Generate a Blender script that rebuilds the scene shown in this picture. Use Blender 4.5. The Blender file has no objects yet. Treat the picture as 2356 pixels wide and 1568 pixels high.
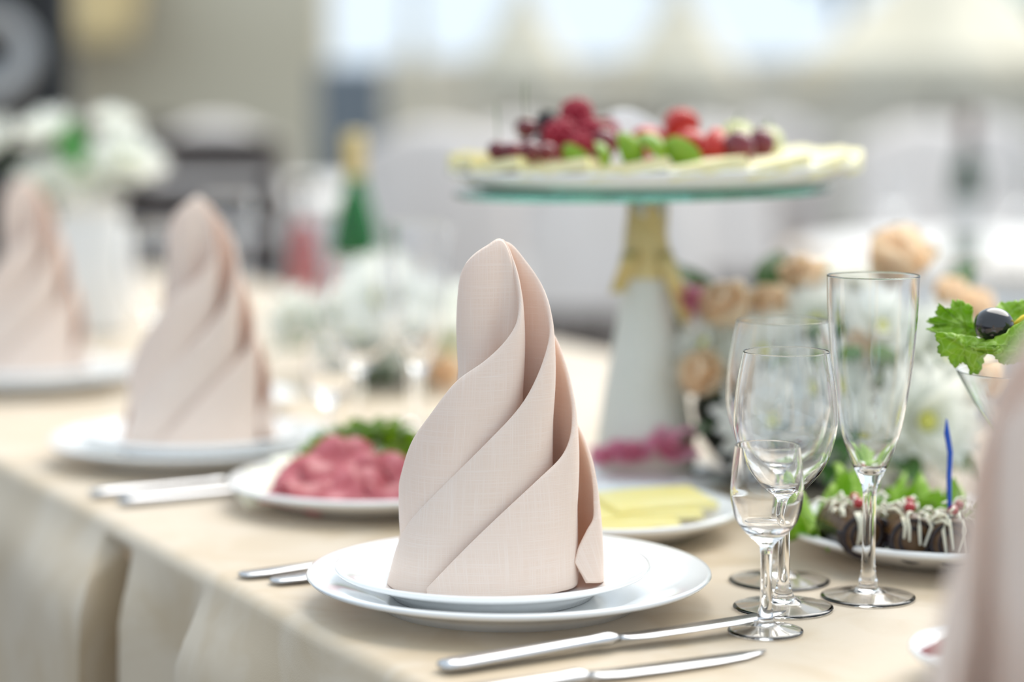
import bpy, math, random
from mathutils import Vector, Matrix, noise
random.seed(7)
PI = math.pi
S = bpy.context.scene
COL = S.collection

# ------------------------------------------------------------------ camera, sky, sun, exposure
cam_d = bpy.data.cameras.new('camera')
cam = bpy.data.objects.new('camera', cam_d); COL.objects.link(cam)
cam.location = (0, 0, 1.086)
cam.rotation_euler = (math.radians(90 - 6.245), 0, 0)
cam_d.sensor_width = 36.0
cam_d.sensor_fit = 'HORIZONTAL'
cam_d.lens = 5200 / 2356 * 36.0
cam_d.dof.use_dof = True
cam_d.dof.focus_distance = 1.455
cam_d.dof.aperture_fstop = 2.0
cam_d.clip_start = 0.02
S.camera = cam

w = bpy.data.worlds.new('overcast_sky'); S.world = w
w.use_nodes = True
bg = w.node_tree.nodes['Background']
bg.inputs['Color'].default_value = (0.77, 0.89, 1.0, 1)
bg.inputs['Strength'].default_value = 0.74

sun_d = bpy.data.lights.new('sun', 'SUN')
sun = bpy.data.objects.new('sun', sun_d); COL.objects.link(sun)
sun_d.energy = 2.7
sun_d.angle = math.radians(60)
sun_d.color = (1.0, 0.95, 0.88)
sun.rotation_euler = Vector((0.42, 0.60, 0.95)).to_track_quat('Z', 'Y').to_euler()

S.view_settings.view_transform = 'Standard'
S.view_settings.look = 'None'
S.view_settings.exposure = 0.64
S.view_settings.gamma = 1.0
S.view_settings.use_curve_mapping = False
S.cycles.max_bounces = 14
S.cycles.transmission_bounces = 14
S.cycles.glossy_bounces = 6
S.cycles.diffuse_bounces = 7
S.cycles.sample_clamp_indirect = 6.0

# ------------------------------------------------------------------ materials
MATS = {}
def mat(name, col, rough=0.5, spec=0.5, col2=None, nscale=8.0, bump=0.0, bscale=60.0, metal=0.0, trans=0.0,
        ior=1.45, sss=0.0, sheen=0.0, coat=0.0, stretch=None, sssr=None):
    if name in MATS: return MATS[name]
    m = bpy.data.materials.new(name); m.use_nodes = True
    nt = m.node_tree; b = nt.nodes['Principled BSDF']
    I = b.inputs
    I['Base Color'].default_value = (*col, 1)
    I['Roughness'].default_value = rough
    I['Specular IOR Level'].default_value = spec
    I['Metallic'].default_value = metal
    I['Transmission Weight'].default_value = trans
    I['IOR'].default_value = ior
    if sss:
        I['Subsurface Weight'].default_value = sss
        I['Subsurface Radius'].default_value = sssr or (0.006, 0.003, 0.002)
        I['Subsurface Scale'].default_value = 1.0
    if sheen:
        I['Sheen Weight'].default_value = sheen
        I['Sheen Roughness'].default_value = 0.4
    if coat: I['Coat Weight'].default_value = coat
    tc = None
    if col2 is not None or bump:
        tc = nt.nodes.new('ShaderNodeTexCoord')
        vec = tc.outputs['Object']
        if stretch:
            mp = nt.nodes.new('ShaderNodeMapping'); mp.inputs['Scale'].default_value = stretch
            nt.links.new(vec, mp.inputs['Vector']); vec = mp.outputs['Vector']
    if col2 is not None:
        n = nt.nodes.new('ShaderNodeTexNoise'); n.inputs['Scale'].default_value = nscale; n.inputs['Detail'].default_value = 4
        nt.links.new(vec, n.inputs['Vector'])
        r = nt.nodes.new('ShaderNodeValToRGB')
        r.color_ramp.elements[0].position = 0.35; r.color_ramp.elements[1].position = 0.68
        r.color_ramp.elements[0].color = (*col, 1); r.color_ramp.elements[1].color = (*col2, 1)
        nt.links.new(n.outputs['Fac'], r.inputs['Fac']); nt.links.new(r.outputs['Color'], I['Base Color'])
    if bump:
        n = nt.nodes.new('ShaderNodeTexNoise'); n.inputs['Scale'].default_value = bscale; n.inputs['Detail'].default_value = 3
        nt.links.new(vec, n.inputs['Vector'])
        bp = nt.nodes.new('ShaderNodeBump'); bp.inputs['Strength'].default_value = bump; bp.inputs['Distance'].default_value = 0.002
        nt.links.new(n.outputs['Fac'], bp.inputs['Height']); nt.links.new(bp.outputs['Normal'], I['Normal'])
    MATS[name] = m
    return m

def linen_material():
    m = bpy.data.materials.new('cream_pink_linen'); m.use_nodes = True
    nt = m.node_tree; N = nt.nodes; L = nt.links
    b = N['Principled BSDF']
    b.inputs['Roughness'].default_value = 0.75
    b.inputs['Specular IOR Level'].default_value = 0.25
    b.inputs['Sheen Weight'].default_value = 0.35
    b.inputs['Sheen Roughness'].default_value = 0.35
    uv = N.new('ShaderNodeUVMap')
    def threads(scale, thresh):
        mp = N.new('ShaderNodeMapping'); mp.inputs['Scale'].default_value = scale
        L.new(uv.outputs['UV'], mp.inputs['Vector'])
        n = N.new('ShaderNodeTexNoise'); n.inputs['Scale'].default_value = 1.0; n.inputs['Detail'].default_value = 2.0
        L.new(mp.outputs['Vector'], n.inputs['Vector'])
        return n.outputs['Fac']
    a = threads((25, 1700, 1), 0); c = threads((1700, 25, 1), 0)
    ad = N.new('ShaderNodeMath'); ad.operation = 'MAXIMUM'
    L.new(a, ad.inputs[0]); L.new(c, ad.inputs[1])
    r = N.new('ShaderNodeValToRGB')
    r.color_ramp.elements[0].position = 0.45; r.color_ramp.elements[1].position = 0.78
    r.color_ramp.elements[0].color = (0.865, 0.72, 0.612, 1); r.color_ramp.elements[1].color = (0.925, 0.82, 0.738, 1)
    L.new(ad.outputs[0], r.inputs['Fac']); L.new(r.outputs['Color'], b.inputs['Base Color'])
    bp = N.new('ShaderNodeBump'); bp.inputs['Strength'].default_value = 0.25; bp.inputs['Distance'].default_value = 0.0006
    L.new(ad.outputs[0], bp.inputs['Height']); L.new(bp.outputs['Normal'], b.inputs['Normal'])
    tr = N.new('ShaderNodeBsdfTranslucent'); tr.inputs['Color'].default_value = (0.95, 0.64, 0.44, 1)
    mx = N.new('ShaderNodeMixShader'); mx.inputs['Fac'].default_value = 0.16
    L.new(b.outputs[0], mx.inputs[1]); L.new(tr.outputs[0], mx.inputs[2])
    L.new(mx.outputs[0], N['Material Output'].inputs['Surface'])
    return m
LINEN = linen_material()

def damask_material():
    m = bpy.data.materials.new('champagne_satin_damask'); m.use_nodes = True
    nt = m.node_tree; N = nt.nodes; L = nt.links
    b = N['Principled BSDF']
    tc = N.new('ShaderNodeTexCoord')
    n = N.new('ShaderNodeTexNoise'); n.inputs['Scale'].default_value = 9; n.inputs['Detail'].default_value = 6; n.inputs['Distortion'].default_value = 1.2
    L.new(tc.outputs['Object'], n.inputs['Vector'])
    r = N.new('ShaderNodeValToRGB')
    r.color_ramp.elements[0].position = 0.42; r.color_ramp.elements[1].position = 0.58
    r.color_ramp.elements[0].color = (0.535, 0.415, 0.27, 1); r.color_ramp.elements[1].color = (0.60, 0.495, 0.365, 1)
    L.new(n.outputs['Fac'], r.inputs['Fac']); L.new(r.outputs['Color'], b.inputs['Base Color'])
    b.inputs['Specular IOR Level'].default_value = 0.55
    mr = N.new('ShaderNodeMapRange'); mr.inputs['To Min'].default_value = 0.42; mr.inputs['To Max'].default_value = 0.56
    L.new(n.outputs['Fac'], mr.inputs['Value']); L.new(mr.outputs['Result'], b.inputs['Roughness'])
    b.inputs['Sheen Weight'].default_value = 0.15; b.inputs['Sheen Roughness'].default_value = 0.4
    b.inputs['Coat Weight'].default_value = 0.45; b.inputs['Coat Roughness'].default_value = 0.48; b.inputs['Coat IOR'].default_value = 1.6
    f = N.new('ShaderNodeTexNoise'); f.inputs['Scale'].default_value = 900; f.inputs['Detail'].default_value = 2
    mp = N.new('ShaderNodeMapping'); mp.inputs['Rotation'].default_value = (0, 0, 0.5); mp.inputs['Scale'].default_value = (0.35, 1, 1)
    L.new(tc.outputs['Object'], mp.inputs['Vector']); L.new(mp.outputs['Vector'], f.inputs['Vector'])
    bp = N.new('ShaderNodeBump'); bp.inputs['Strength'].default_value = 0.2; bp.inputs['Distance'].default_value = 0.0006
    L.new(f.outputs['Fac'], bp.inputs['Height']); L.new(bp.outputs['Normal'], b.inputs['Normal'])
    return m
DAMASK = damask_material()

def glass_material(name, col=(1, 1, 1), rough=0.0, ior=1.48):
    m = bpy.data.materials.new(name); m.use_nodes = True
    nt = m.node_tree
    b = nt.nodes['Principled BSDF']
    b.inputs['Base Color'].default_value = (*col, 1)
    b.inputs['Transmission Weight'].default_value = 1.0
    b.inputs['Roughness'].default_value = rough
    b.inputs['IOR'].default_value = ior
    MATS[name] = m
    return m
GLASS = glass_material('clear_crystal')
GREEN_EDGE_GLASS = glass_material('aqua_edged_sheet_glass', (0.22, 0.56, 0.44), 0.02, 1.5)
BOTTLE_GREEN = glass_material('emerald_bottle_glass', (0.02, 0.42, 0.10), 0.03, 1.5)
BOTTLE_DARK = glass_material('dark_olive_bottle_glass', (0.10, 0.22, 0.12), 0.03, 1.5)

PORC = mat('white_porcelain', (0.90, 0.905, 0.90), rough=0.12, spec=0.5, coat=0.3)
STEEL = mat('brushed_steel', (0.58, 0.58, 0.59), rough=0.2, metal=1.0, bump=0.02, bscale=300, stretch=(1, 20, 20))
WHITEFAB = mat('white_chair_fabric', (0.86, 0.78, 0.72), rough=0.8, col2=(0.90, 0.83, 0.78), nscale=5)
WHITECLOTH = mat('white_table_fabric', (0.78, 0.76, 0.73), rough=0.7, col2=(0.83, 0.81, 0.78), nscale=4)
CREAMFAB = mat('cream_canvas', (0.74, 0.67, 0.52), rough=0.8, col2=(0.80, 0.74, 0.60), nscale=3)
DARKWOOD = mat('dark_brown_wood', (0.030, 0.020, 0.017), rough=0.45, col2=(0.055, 0.036, 0.030), nscale=20, stretch=(8, 8, 1))
BLACKPL = mat('black_plastic', (0.012, 0.012, 0.013), rough=0.5, bump=0.1)
GREYMET = mat('grey_metal_ring', (0.42, 0.41, 0.40), rough=0.35, metal=0.7)

# ------------------------------------------------------------------ geometry helpers
class MB:
    def __init__(self): self.v = []; self.f = []; self.uv = None
    def add(self, vs, fs):
        o = len(self.v); self.v += [tuple(p) for p in vs]; self.f += [tuple(i + o for i in q) for q in fs]
        return self
    def grid(self, fn, nu, nv, cu=False):
        o = len(self.v)
        for i in range(nu):
            for j in range(nv): self.v.append(tuple(fn(i / (nu if cu else nu - 1), j / (nv - 1))))
        for i in range(nu if cu else nu - 1):
            for j in range(nv - 1):
                a = o + i * nv + j; b = o + ((i + 1) % nu) * nv + j
                self.f.append((a, b, b + 1, a + 1))
        return self
    def lathe(self, prof, seg=48, M=None):
        vs = []; fs = []; idx = []
        for (r, z) in prof:
            if r < 1e-6: idx.append([len(vs)]); vs.append((0, 0, z))
            else:
                idx.append(list(range(len(vs), len(vs) + seg)))
                vs += [(r * math.cos(2 * PI * k / seg), r * math.sin(2 * PI * k / seg), z) for k in range(seg)]
        for a, b in zip(idx, idx[1:]):
            for k in range(seg):
                k2 = (k + 1) % seg
                if len(a) == 1 and len(b) == 1: continue
                if len(a) == 1: fs.append((a[0], b[k2], b[k]))
                elif len(b) == 1: fs.append((a[k], a[k2], b[0]))
                else: fs.append((a[k], a[k2], b[k2], b[k]))
        if M is not None: vs = [tuple(M @ Vector(p)) for p in vs]
        return self.add(vs, fs)
    def tube(self, pts, rad, seg=10, squash=1.0):
        pts = [Vector(p) for p in pts]; n = len(pts)
        if not isinstance(rad, (list, tuple)): rad = [rad] * n
        vs = []; fs = []
        for i, p in enumerate(pts):
            t = (pts[min(i + 1, n - 1)] - pts[max(i - 1, 0)]).normalized()
            a = t.cross(Vector((0, 0, 1))) if abs(t.z) < 0.9 else t.cross(Vector((1, 0, 0)))
            a.normalize(); b = t.cross(a)
            for k in range(seg):
                an = 2 * PI * k / seg
                vs.append(p + a * (rad[i] * math.cos(an)) + b * (rad[i] * squash * math.sin(an)))
        for i in range(n - 1):
            for k in range(seg):
                k2 = (k + 1) % seg
                fs.append((i * seg + k, i * seg + k2, (i + 1) * seg + k2, (i + 1) * seg + k))
        fs.append(tuple(range(seg - 1, -1, -1))); fs.append(tuple(range((n - 1) * seg, n * seg)))
        return self.add(vs, fs)
    def box(self, x0, x1, y0, y1, z0, z1, b=0.0):
        # bevelled box: an octagon-cornered prism in plan with chamfered top and bottom
        if b <= 0:
            vs = [(x, y, z) for z in (z0, z1) for x, y in ((x0, y0), (x1, y0), (x1, y1), (x0, y1))]
            return self.add(vs, [(3, 2, 1, 0), (4, 5, 6, 7), (0, 1, 5, 4), (1, 2, 6, 5), (2, 3, 7, 6), (3, 0, 4, 7)])
        def ring(i, z):
            c = b
            return [(x0 + i + c, y0 + i, z), (x1 - i - c, y0 + i, z), (x1 - i, y0 + i + c, z), (x1 - i, y1 - i - c, z),
                    (x1 - i - c, y1 - i, z), (x0 + i + c, y1 - i, z), (x0 + i, y1 - i - c, z), (x0 + i, y0 + i + c, z)]
        vs = ring(b, z0) + ring(0, z0 + b) + ring(0, z1 - b) + ring(b, z1)
        fs = [tuple(range(7, -1, -1)), tuple(range(24, 32))]
        for r in range(3):
            for k in range(8):
                k2 = (k + 1) % 8
                fs.append((r * 8 + k, r * 8 + k2, r * 8 + 8 + k2, r * 8 + 8 + k))
        return self.add(vs, fs)
    def ball(self, c, r, seg=14, rings=8, sq=(1, 1, 1), M=None, fn=None):
        c = Vector(c); vs = []; fs = []
        for i in range(rings + 1):
            th = PI * i / rings
            for k in range(seg):
                ph = 2 * PI * k / seg
                d = Vector((math.sin(th) * math.cos(ph), math.sin(th) * math.sin(ph), math.cos(th)))
                q = d * (r * (fn(d) if fn else 1))
                q = Vector((q.x * sq[0], q.y * sq[1], q.z * sq[2]))
                if M is not None: q = M @ q
                vs.append(c + q)
        for i in range(rings):
            for k in range(seg):
                k2 = (k + 1) % seg
                fs.append((i * seg + k, (i + 1) * seg + k, (i + 1) * seg + k2, i * seg + k2))
        return self.add(vs, fs)
    def mesh(self, name, m, smooth=True):
        me = bpy.data.meshes.new(name)
        me.from_pydata(self.v, [], self.f); me.materials.append(m)
        me.validate()
        if smooth:
            me.polygons.foreach_set('use_smooth', [True] * len(me.polygons))
        if self.uv:
            ul = me.uv_layers.new(name='UVMap')
            for lp in me.loops: ul.data[lp.index].uv = self.uv[lp.vertex_index]
        me.update()
        return me
    def build(self, name, m, parent=None, loc=None, smooth=True, angle=None):
        o = bpy.data.objects.new(name, self.mesh(name, m, smooth)); COL.objects.link(o)
        if parent is not None: o.parent = parent
        if loc is not None: o.location = loc
        if angle: sharp(o, angle)
        return o

def sharp(o, deg):
    me = o.data; th = math.radians(deg)
    import bmesh
    bm = bmesh.new(); bm.from_mesh(me)
    bmesh.ops.recalc_face_normals(bm, faces=bm.faces)
    for e in bm.edges:
        if len(e.link_faces) == 2 and e.calc_face_angle(0) > th: e.smooth = False
    bm.to_mesh(me); bm.free()

def tag(o, label=None, cat=None, group=None, kind=None):
    if label: o['label'] = label
    if cat: o['category'] = cat
    if group: o['group'] = group
    if kind: o['kind'] = kind
    return o
def thing(name, label, cat, loc=(0, 0, 0), rz=0.0, group=None):
    o = bpy.data.objects.new(name, None); COL.objects.link(o)
    o.empty_display_size = 0.02
    o.location = loc; o.rotation_euler = (0, 0, rz)
    return tag(o, label, cat, group)
def copy_tree(o, loc=None, rz=None, label=None, parent=None):
    c = o.copy(); COL.objects.link(c)
    if parent is not None: c.parent = parent
    if loc is not None: c.location = loc
    if rz is not None: c.rotation_euler = (0, 0, rz)
    if label: c['label'] = label
    for ch in list(o.children): copy_tree(ch, parent=c)
    return c
def put(me, name, parent=None, loc=(0, 0, 0), rot=(0, 0, 0), sc=1.0):
    o = bpy.data.objects.new(name, me); COL.objects.link(o)
    if parent is not None: o.parent = parent
    o.location = loc; o.rotation_euler = rot
    o.scale = (sc, sc, sc) if not isinstance(sc, tuple) else sc
    return o
def catmull(P, n):
    P = [Vector(p) for p in P]; out = []
    for i in range(n):
        t = i / (n - 1) * (len(P) - 1); k = min(int(t), len(P) - 2); u = t - k
        p0 = P[max(k - 1, 0)]; p1 = P[k]; p2 = P[k + 1]; p3 = P[min(k + 2, len(P) - 1)]
        out.append(0.5 * ((2 * p1) + (p2 - p0) * u + (2 * p0 - 5 * p1 + 4 * p2 - p3) * u * u + (3 * p1 - p0 - 3 * p2 + p3) * u ** 3))
    return out
def smooth_profile(pr, n):
    return [(max(q[0], 0.0), q[1]) for q in [(v.x, v.y) for v in catmull([(a, b, 0) for a, b in pr], n)]]
ORD = ['first', 'second', 'third', 'fourth', 'fifth', 'sixth', 'seventh', 'eighth', 'ninth', 'tenth', 'eleventh', 'twelfth',
       'thirteenth', 'fourteenth', 'fifteenth', 'sixteenth', 'seventeenth', 'eighteenth', 'nineteenth', 'twentieth']

# ================================================================== THE SETTING
m_floor = mat('dark_terrace_paving', (0.034, 0.024, 0.020), rough=0.7, col2=(0.05, 0.037, 0.031), nscale=1.5)
g = MB().box(-16, 16, -3, 40, -0.1, 0.0)
tag(g.build('floor', m_floor, smooth=False), kind='structure')

# pale rendered building on the left, behind
m_wall = mat('khaki_render', (0.70, 0.62, 0.46), rough=0.9, col2=(0.76, 0.68, 0.52), nscale=1.0)
g = MB().box(-9, -1.06, 13.0, 13.4, 0, 4.2)
tag(g.build('wall_back', m_wall, smooth=False), kind='structure')
TAN = mat('ochre_canvas', (0.55, 0.40, 0.18), rough=0.8, col2=(0.60, 0.46, 0.24), nscale=3)
PEACHW = mat('low_cream_wall', (0.78, 0.72, 0.60), rough=0.9, col2=(0.84, 0.79, 0.68), nscale=2)
g = MB().box(-1.0, 12, 17.0, 17.3, 0, 1.36, 0.02)
tag(g.build('wall_right', PEACHW, smooth=False), kind='structure')

# ================================================================== THE TABLE
REF = Vector((-0.061, 1.277)); EV = Vector((-0.469, 0.883)).normalized(); IN = Vector((EV.y, -EV.x))
TZ = 0.75; TW = 0.95; S0, S1 = -0.95, 3.0
def tpt(s, o, z=TZ):
    p = REF + EV * s + IN * o
    return Vector((p.x, p.y, z))
ROT = math.atan2(IN.y, IN.x)     # table frame: local x = inward, local y = along
tb = thing('banquet_table', 'long banquet table under the champagne satin cloth', 'table', tpt(0, 0, 0), ROT)
WOODT = mat('table_plywood', (0.45, 0.32, 0.20), rough=0.6, col2=(0.52, 0.38, 0.25), nscale=6, stretch=(1, 12, 1))
MB().box(0.012, TW - 0.012, S0 + 0.012, S1 - 0.012, TZ - 0.034, TZ - 0.006, 0.004).build('tabletop', WOODT, tb, smooth=False)
for sx in (0.10, TW - 0.10):
    for sy in (S0 + 0.25, S1 - 0.25):
        MB().tube([(sx, sy, 0), (sx, sy, TZ - 0.032)], 0.02).build('leg', DARKWOOD, tb)

def build_cloth():
    # perimeter of the rectangle in the table frame (local x inward, y along), near side first
    per = []
    R = 0.06
    def seg(a, b, n, nx, ny):
        for i in range(n):
            t = i / n
            per.append((a[0] + (b[0] - a[0]) * t, a[1] + (b[1] - a[1]) * t, nx, ny))
    def arc(cx, cy, a0, n=8):
        for i in range(n):
            a = a0 - PI / 2 * i / n
            per.append((cx + R * math.cos(a), cy + R * math.sin(a), math.cos(a), math.sin(a)))
    seg((0, S0 + R), (0, S1 - R), 560, -1, 0); arc(R, S1 - R, PI)
    seg((R, S1), (TW - R, S1), 60, 0, 1); arc(TW - R, S1 - R, PI / 2)
    seg((TW, S1 - R), (TW, S0 + R), 560, 1, 0); arc(TW - R, S0 + R, 0)
    seg((TW - R, S0), (R, S0), 60, 0, -1); arc(R, S0 + R, -PI / 2)
    def sm(a, b, x):
        t = min(1, max(0, (x - a) / (b - a))); return t * t * (3 - 2 * t)
    def fold(y, near):
        if not near: return 0.012 * math.sin(y * 17) + 0.008 * math.sin(y * 31 + 1), 0.0
        o = 0.0; sh = 0.0
        # deep overlapping fold: the cloth further along hangs proud and hooks over
        st = sm(0.556, 0.566, y)
        o += st * (0.034 - 0.018 * sm(0.57, 0.95, y))
        sh += -0.048 * st * (1 - sm(0.57, 0.74, y))
        o += (0.014 * sm(0.40, 0.48, y) - 0.075 * sm(0.488, 0.512, y)) * (1 - st)
        # nearer fold
        st2 = 1 - sm(0.330, 0.345, y)
        o += st2 * (0.022 - 0.014 * (1 - sm(0.05, 0.33, y)))
        sh += 0.008 * st2 * sm(0.2, 0.33, y)
        o += 0.006 * math.sin(y * 23 + 0.6) * (1 - sm(0.1, 0.3, y)) + 0.008 * math.sin(y * 15) * sm(0.6, 0.9, y)
        return o, sh
    rings = [('in', 0.04), ('in', 0.02), ('in', 0.012)]
    nb = 5; br = 0.012
    mb = MB(); n = len(per)
    cols = []
    for (x, y, nx, ny) in per:
        near = nx < -0.9
        o, sh = fold(y if abs(nx) > 0.5 else x, near)
        col = []
        for d in (0.05, 0.025): col.append((x - nx * d, y - ny * d, TZ))
        for k in range(nb + 1):
            a = PI / 2 * k / nb
            col.append((x - nx * br * (1 - math.sin(a)), y - ny * br * (1 - math.sin(a)), TZ - br * (1 - math.cos(a))))
        for dz in (0.02, 0.035, 0.055, 0.08, 0.12, 0.17, 0.24, 0.32, 0.40, 0.48):
            g_ = sm(-0.01, 0.06, dz); gg = g_ * (1 + 0.6 * dz)
            col.append((x + nx * (o * gg + 0.01 * dz), y + ny * (o * gg + 0.01 * dz) + (sh * g_ if near else 0), TZ - br - dz))
        cols.append(col)
    m_ = len(cols[0])
    vs = [p for c in cols for p in c]; fs = []
    for i in range(n):
        j = (i + 1) % n
        for k in range(m_ - 1): fs.append((i * m_ + k, i * m_ + k + 1, j * m_ + k + 1, j * m_ + k))
    nn = 560; f0 = nn + 8 + 60 + 8
    for i in range(nn - 1): fs.append((i * m_, (i + 1) * m_, (f0 + nn - 2 - i) * m_, (f0 + nn - 1 - i) * m_))
    for idx, cy in ((list(range(nn - 1, f0 + 1)), S1 - 0.056), (list(range(f0 + nn - 1, n)) + [0], S0 + 0.056)):
        vs.append((TW / 2, cy, TZ)); c = len(vs) - 1
        lp = idx + [idx[0]]
        for a_, b_ in zip(lp, lp[1:]):
            fs.append((a_ * m_, b_ * m_, c))
    mb.add(vs, fs)
    o = mb.build('tablecloth', DAMASK, angle=75)
    o.location = tpt(0, 0, 0); o.rotation_euler = (0, 0, ROT)
    return tag(o, 'champagne satin damask cloth draped over the long banquet table', 'tablecloth')
build_cloth()

# ================================================================== PLATES
CHARGER = [(0, 0.004), (0.075, 0.004), (0.080, 0.0), (0.086, 0.0), (0.088, 0.0035), (0.112, 0.0125), (0.1325, 0.0185), (0.1343, 0.0205),
           (0.1335, 0.0222), (0.131, 0.0222), (0.112, 0.0160), (0.092, 0.0090), (0.084, 0.0072), (0.05, 0.0070), (0, 0.0070)]
def scaled(pr, r, z=1.0): return [(a * r, b * z) for a, b in pr]
me_charger = MB().lathe(CHARGER, 96).mesh('charger', PORC)
me_dessert = MB().lathe(scaled(CHARGER, 0.1045 / 0.1343, 0.92), 96).mesh('dessert', PORC)
PLACES = [
    ('nearest the camera at the right edge', (0.238, 0.955)),
    ('at the sharp middle place setting', (-0.002, 1.476)),
    ('at the blurred setting left of the middle one', (-0.292, 2.068)),
    ('at the far left place setting', (-0.560, 2.585)),
]
for i, (w_, (x, y)) in enumerate(PLACES):
    if i:
        tag(put(me_charger, 'dinner_plate', loc=(x, y, TZ)), 'large white porcelain dinner plate ' + w_, 'plate', 'large dinner plates at the place settings')
    else:
        tag(put(me_charger, 'dinner_plate', loc=(x, y, TZ)), 'large white dinner plate under the napkin nearest the camera at the right edge', 'plate', 'large dinner plates at the place settings')
    dx = -0.011 if i == 1 else 0.0
    tag(put(me_dessert, 'dessert_plate', loc=(x + dx, y - 0.006 if i == 1 else y, TZ + 0.0074)), 'small white dessert plate under the napkin ' + w_, 'plate', 'dessert plates at the place settings')
NAPZ = TZ + 0.0074 + 0.0067

# ================================================================== FOLDED NAPKIN
def build_napkin():
    k = 0.0002825; al = math.radians(12.3); ca, sa = math.cos(al), math.sin(al)
    def T(px, py, d):
        d *= 0.001; v = (1345 - py) * k
        return Vector(((px - 1150) * k, -d, max((v + d * sa) / ca, 0.0)))
    def B(px, d, z=0.0): return Vector(((px - 1150) * k, -d * 0.001, z))
    layers = [
        # innermost sheet
        [(1192, 690, 0, 1186, -4), (1176, 600, -2, 1170, 4), (1153, 556, -3, 1148, 8), (1120, 573, 1, 1124, 12), (1090, 594, 2, 1097, 12),
         (1070, 616, -1, 1072, 9), (1061, 642, -7, 1060, 2), (1063, 665, -14, 1058, -6), (1075, 690, -22, 1066, -16), (1105, 700, -26, 1090, -24)],
        [(1105, 640, -26, 1080, -30), (1130, 585, -18, 1120, -26), (1157, 553, -9, 1160, -18), (1180, 603, -2, 1186, -9), (1193, 655, 4, 1196, -2), (1197, 705, 10, 1197, 6),
         (1188, 755, 15, 1182, 18), (1160, 800, 19, 1140, 30), (1115, 843, 22, 1080, 38), (1050, 890, 24, 1020, 41), (990, 965, 21, 972, 35),
         (950, 1022, 14, 950, 25), (926, 1088, 5, 941, 12), (920, 1125, -3, 938, 2), (930, 1160, -14, 945, -12)],
        [(1060, 760, -34, 1000, -40), (1110, 620, -26, 1090, -40), (1160, 556, -13, 1180, -32), (1215, 610, -7, 1235, -20), (1250, 670, 0, 1258, -9), (1267, 740, 8, 1266, 4),
         (1262, 800, 15, 1260, 16), (1232, 885, 23, 1228, 28), (1190, 955, 28, 1178, 37), (1110, 1040, 33, 1092, 44), (1000, 1148, 32, 992, 43),
         (940, 1215, 22, 930, 30), (912, 1275, 10, 902, 13), (898, 1326, 0, 893, 0)],
        [(1000, 1000, -30, 940, -36), (1090, 820, -38, 1060, -50), (1200, 690, -30, 1190, -46), (1266, 752, -18, 1290, -28), (1297, 825, -7, 1316, -14), (1315, 900, 2, 1326, -3),
         (1320, 950, 8, 1328, 8), (1314, 1010, 16, 1320, 20), (1290, 1060, 23, 1292, 30), (1240, 1110, 32, 1246, 41), (1160, 1185, 41, 1170, 50),
         (1080, 1262, 47, 1090, 53), (1020, 1324, 48, 1030, 52), (986, 1362, 46, 988, 49)],
        [(930, 1180, -22, 900, -22), (1000, 1060, -40, 960, -46), (1120, 900, -46, 1100, -58), (1250, 840, -38, 1250, -54), (1318, 950, -22, 1350, -34), (1350, 1020, -9, 1376, -20),
         (1367, 1090, 1, 1384, -8), (1371, 1150, 7, 1385, 0), (1369, 1195, 11, 1383, 6), (1352, 1226, 15, 1378, 12), (1332, 1265, 18, 1364, 17), (1322, 1300, 20, 1348, 21)],
    ]
    mb = MB(); mb.uv = []
    NS, NT = 72, 16
    for li, lay in enumerate(layers):
        tp = catmull([T(a, b, c) for a, b, c, _, _ in lay], NS)
        lastz = 0.004 if li == 4 else 0.0
        bt = catmull([B(d, e, lastz * max(0, (i - 7) / 4)) for i, (_, _, _, d, e) in enumerate(lay)], NS)
        o = len(mb.v); ul = 0.0
        for i in range(NS):
            if i: ul += (bt[i] - bt[i - 1]).length
            tan = (bt[min(i + 1, NS - 1)] - bt[max(i - 1, 0)]).normalized()
            nrm = Vector((-tan.y, tan.x, 0)) * -1.0
            H = (tp[i] - bt[i]).length
            for j in range(NT):
                t = j / (NT - 1)
                p = tp[i].lerp(bt[i], t)
                bul = 0.0018 * math.sin(PI * min(1, t * H / 0.06)) if t * H < 0.06 else 0
                p = p + nrm * bul * -1
                if p.z < 0.0: p.z = 0.0
                mb.v.append(tuple(p)); mb.uv.append((ul + li * 0.37, H * (1 - t)))
        for i in range(NS - 1):
            for j in range(NT - 1):
                a = o + i * NT + j
                mb.f.append((a, a + 1, a + NT + 1, a + NT))
    o = mb.build('folded_napkin', LINEN)
    sd = o.modifiers.new('thickness', 'SOLIDIFY'); sd.thickness = 0.0032; sd.offset = 0.0
    ss = o.modifiers.new('soften', 'SUBSURF'); ss.levels = 1; ss.render_levels = 1
    return o
nap = build_napkin()
nap.location = (-0.008, 1.469, NAPZ + 0.001)
tag(nap, 'pale pink linen napkin folded into a spiral cone, sharp in the middle', 'napkin', 'spiral folded napkins')
for (x, y), rz, lab in (((0.238, 0.955), 1.047, 'large out of focus linen napkin at the right edge, nearest the camera'),
                        ((-0.288, 2.076), 0.28, 'blurred spiral folded napkin left of the sharp one'),
                        ((-0.556, 2.585), 0.20, 'blurred folded napkin at the far left edge of the picture')):
    c = nap.copy(); COL.objects.link(c); c.location = (x, y, NAPZ + 0.001); c.rotation_euler = (0, 0, rz); c['label'] = lab

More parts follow.
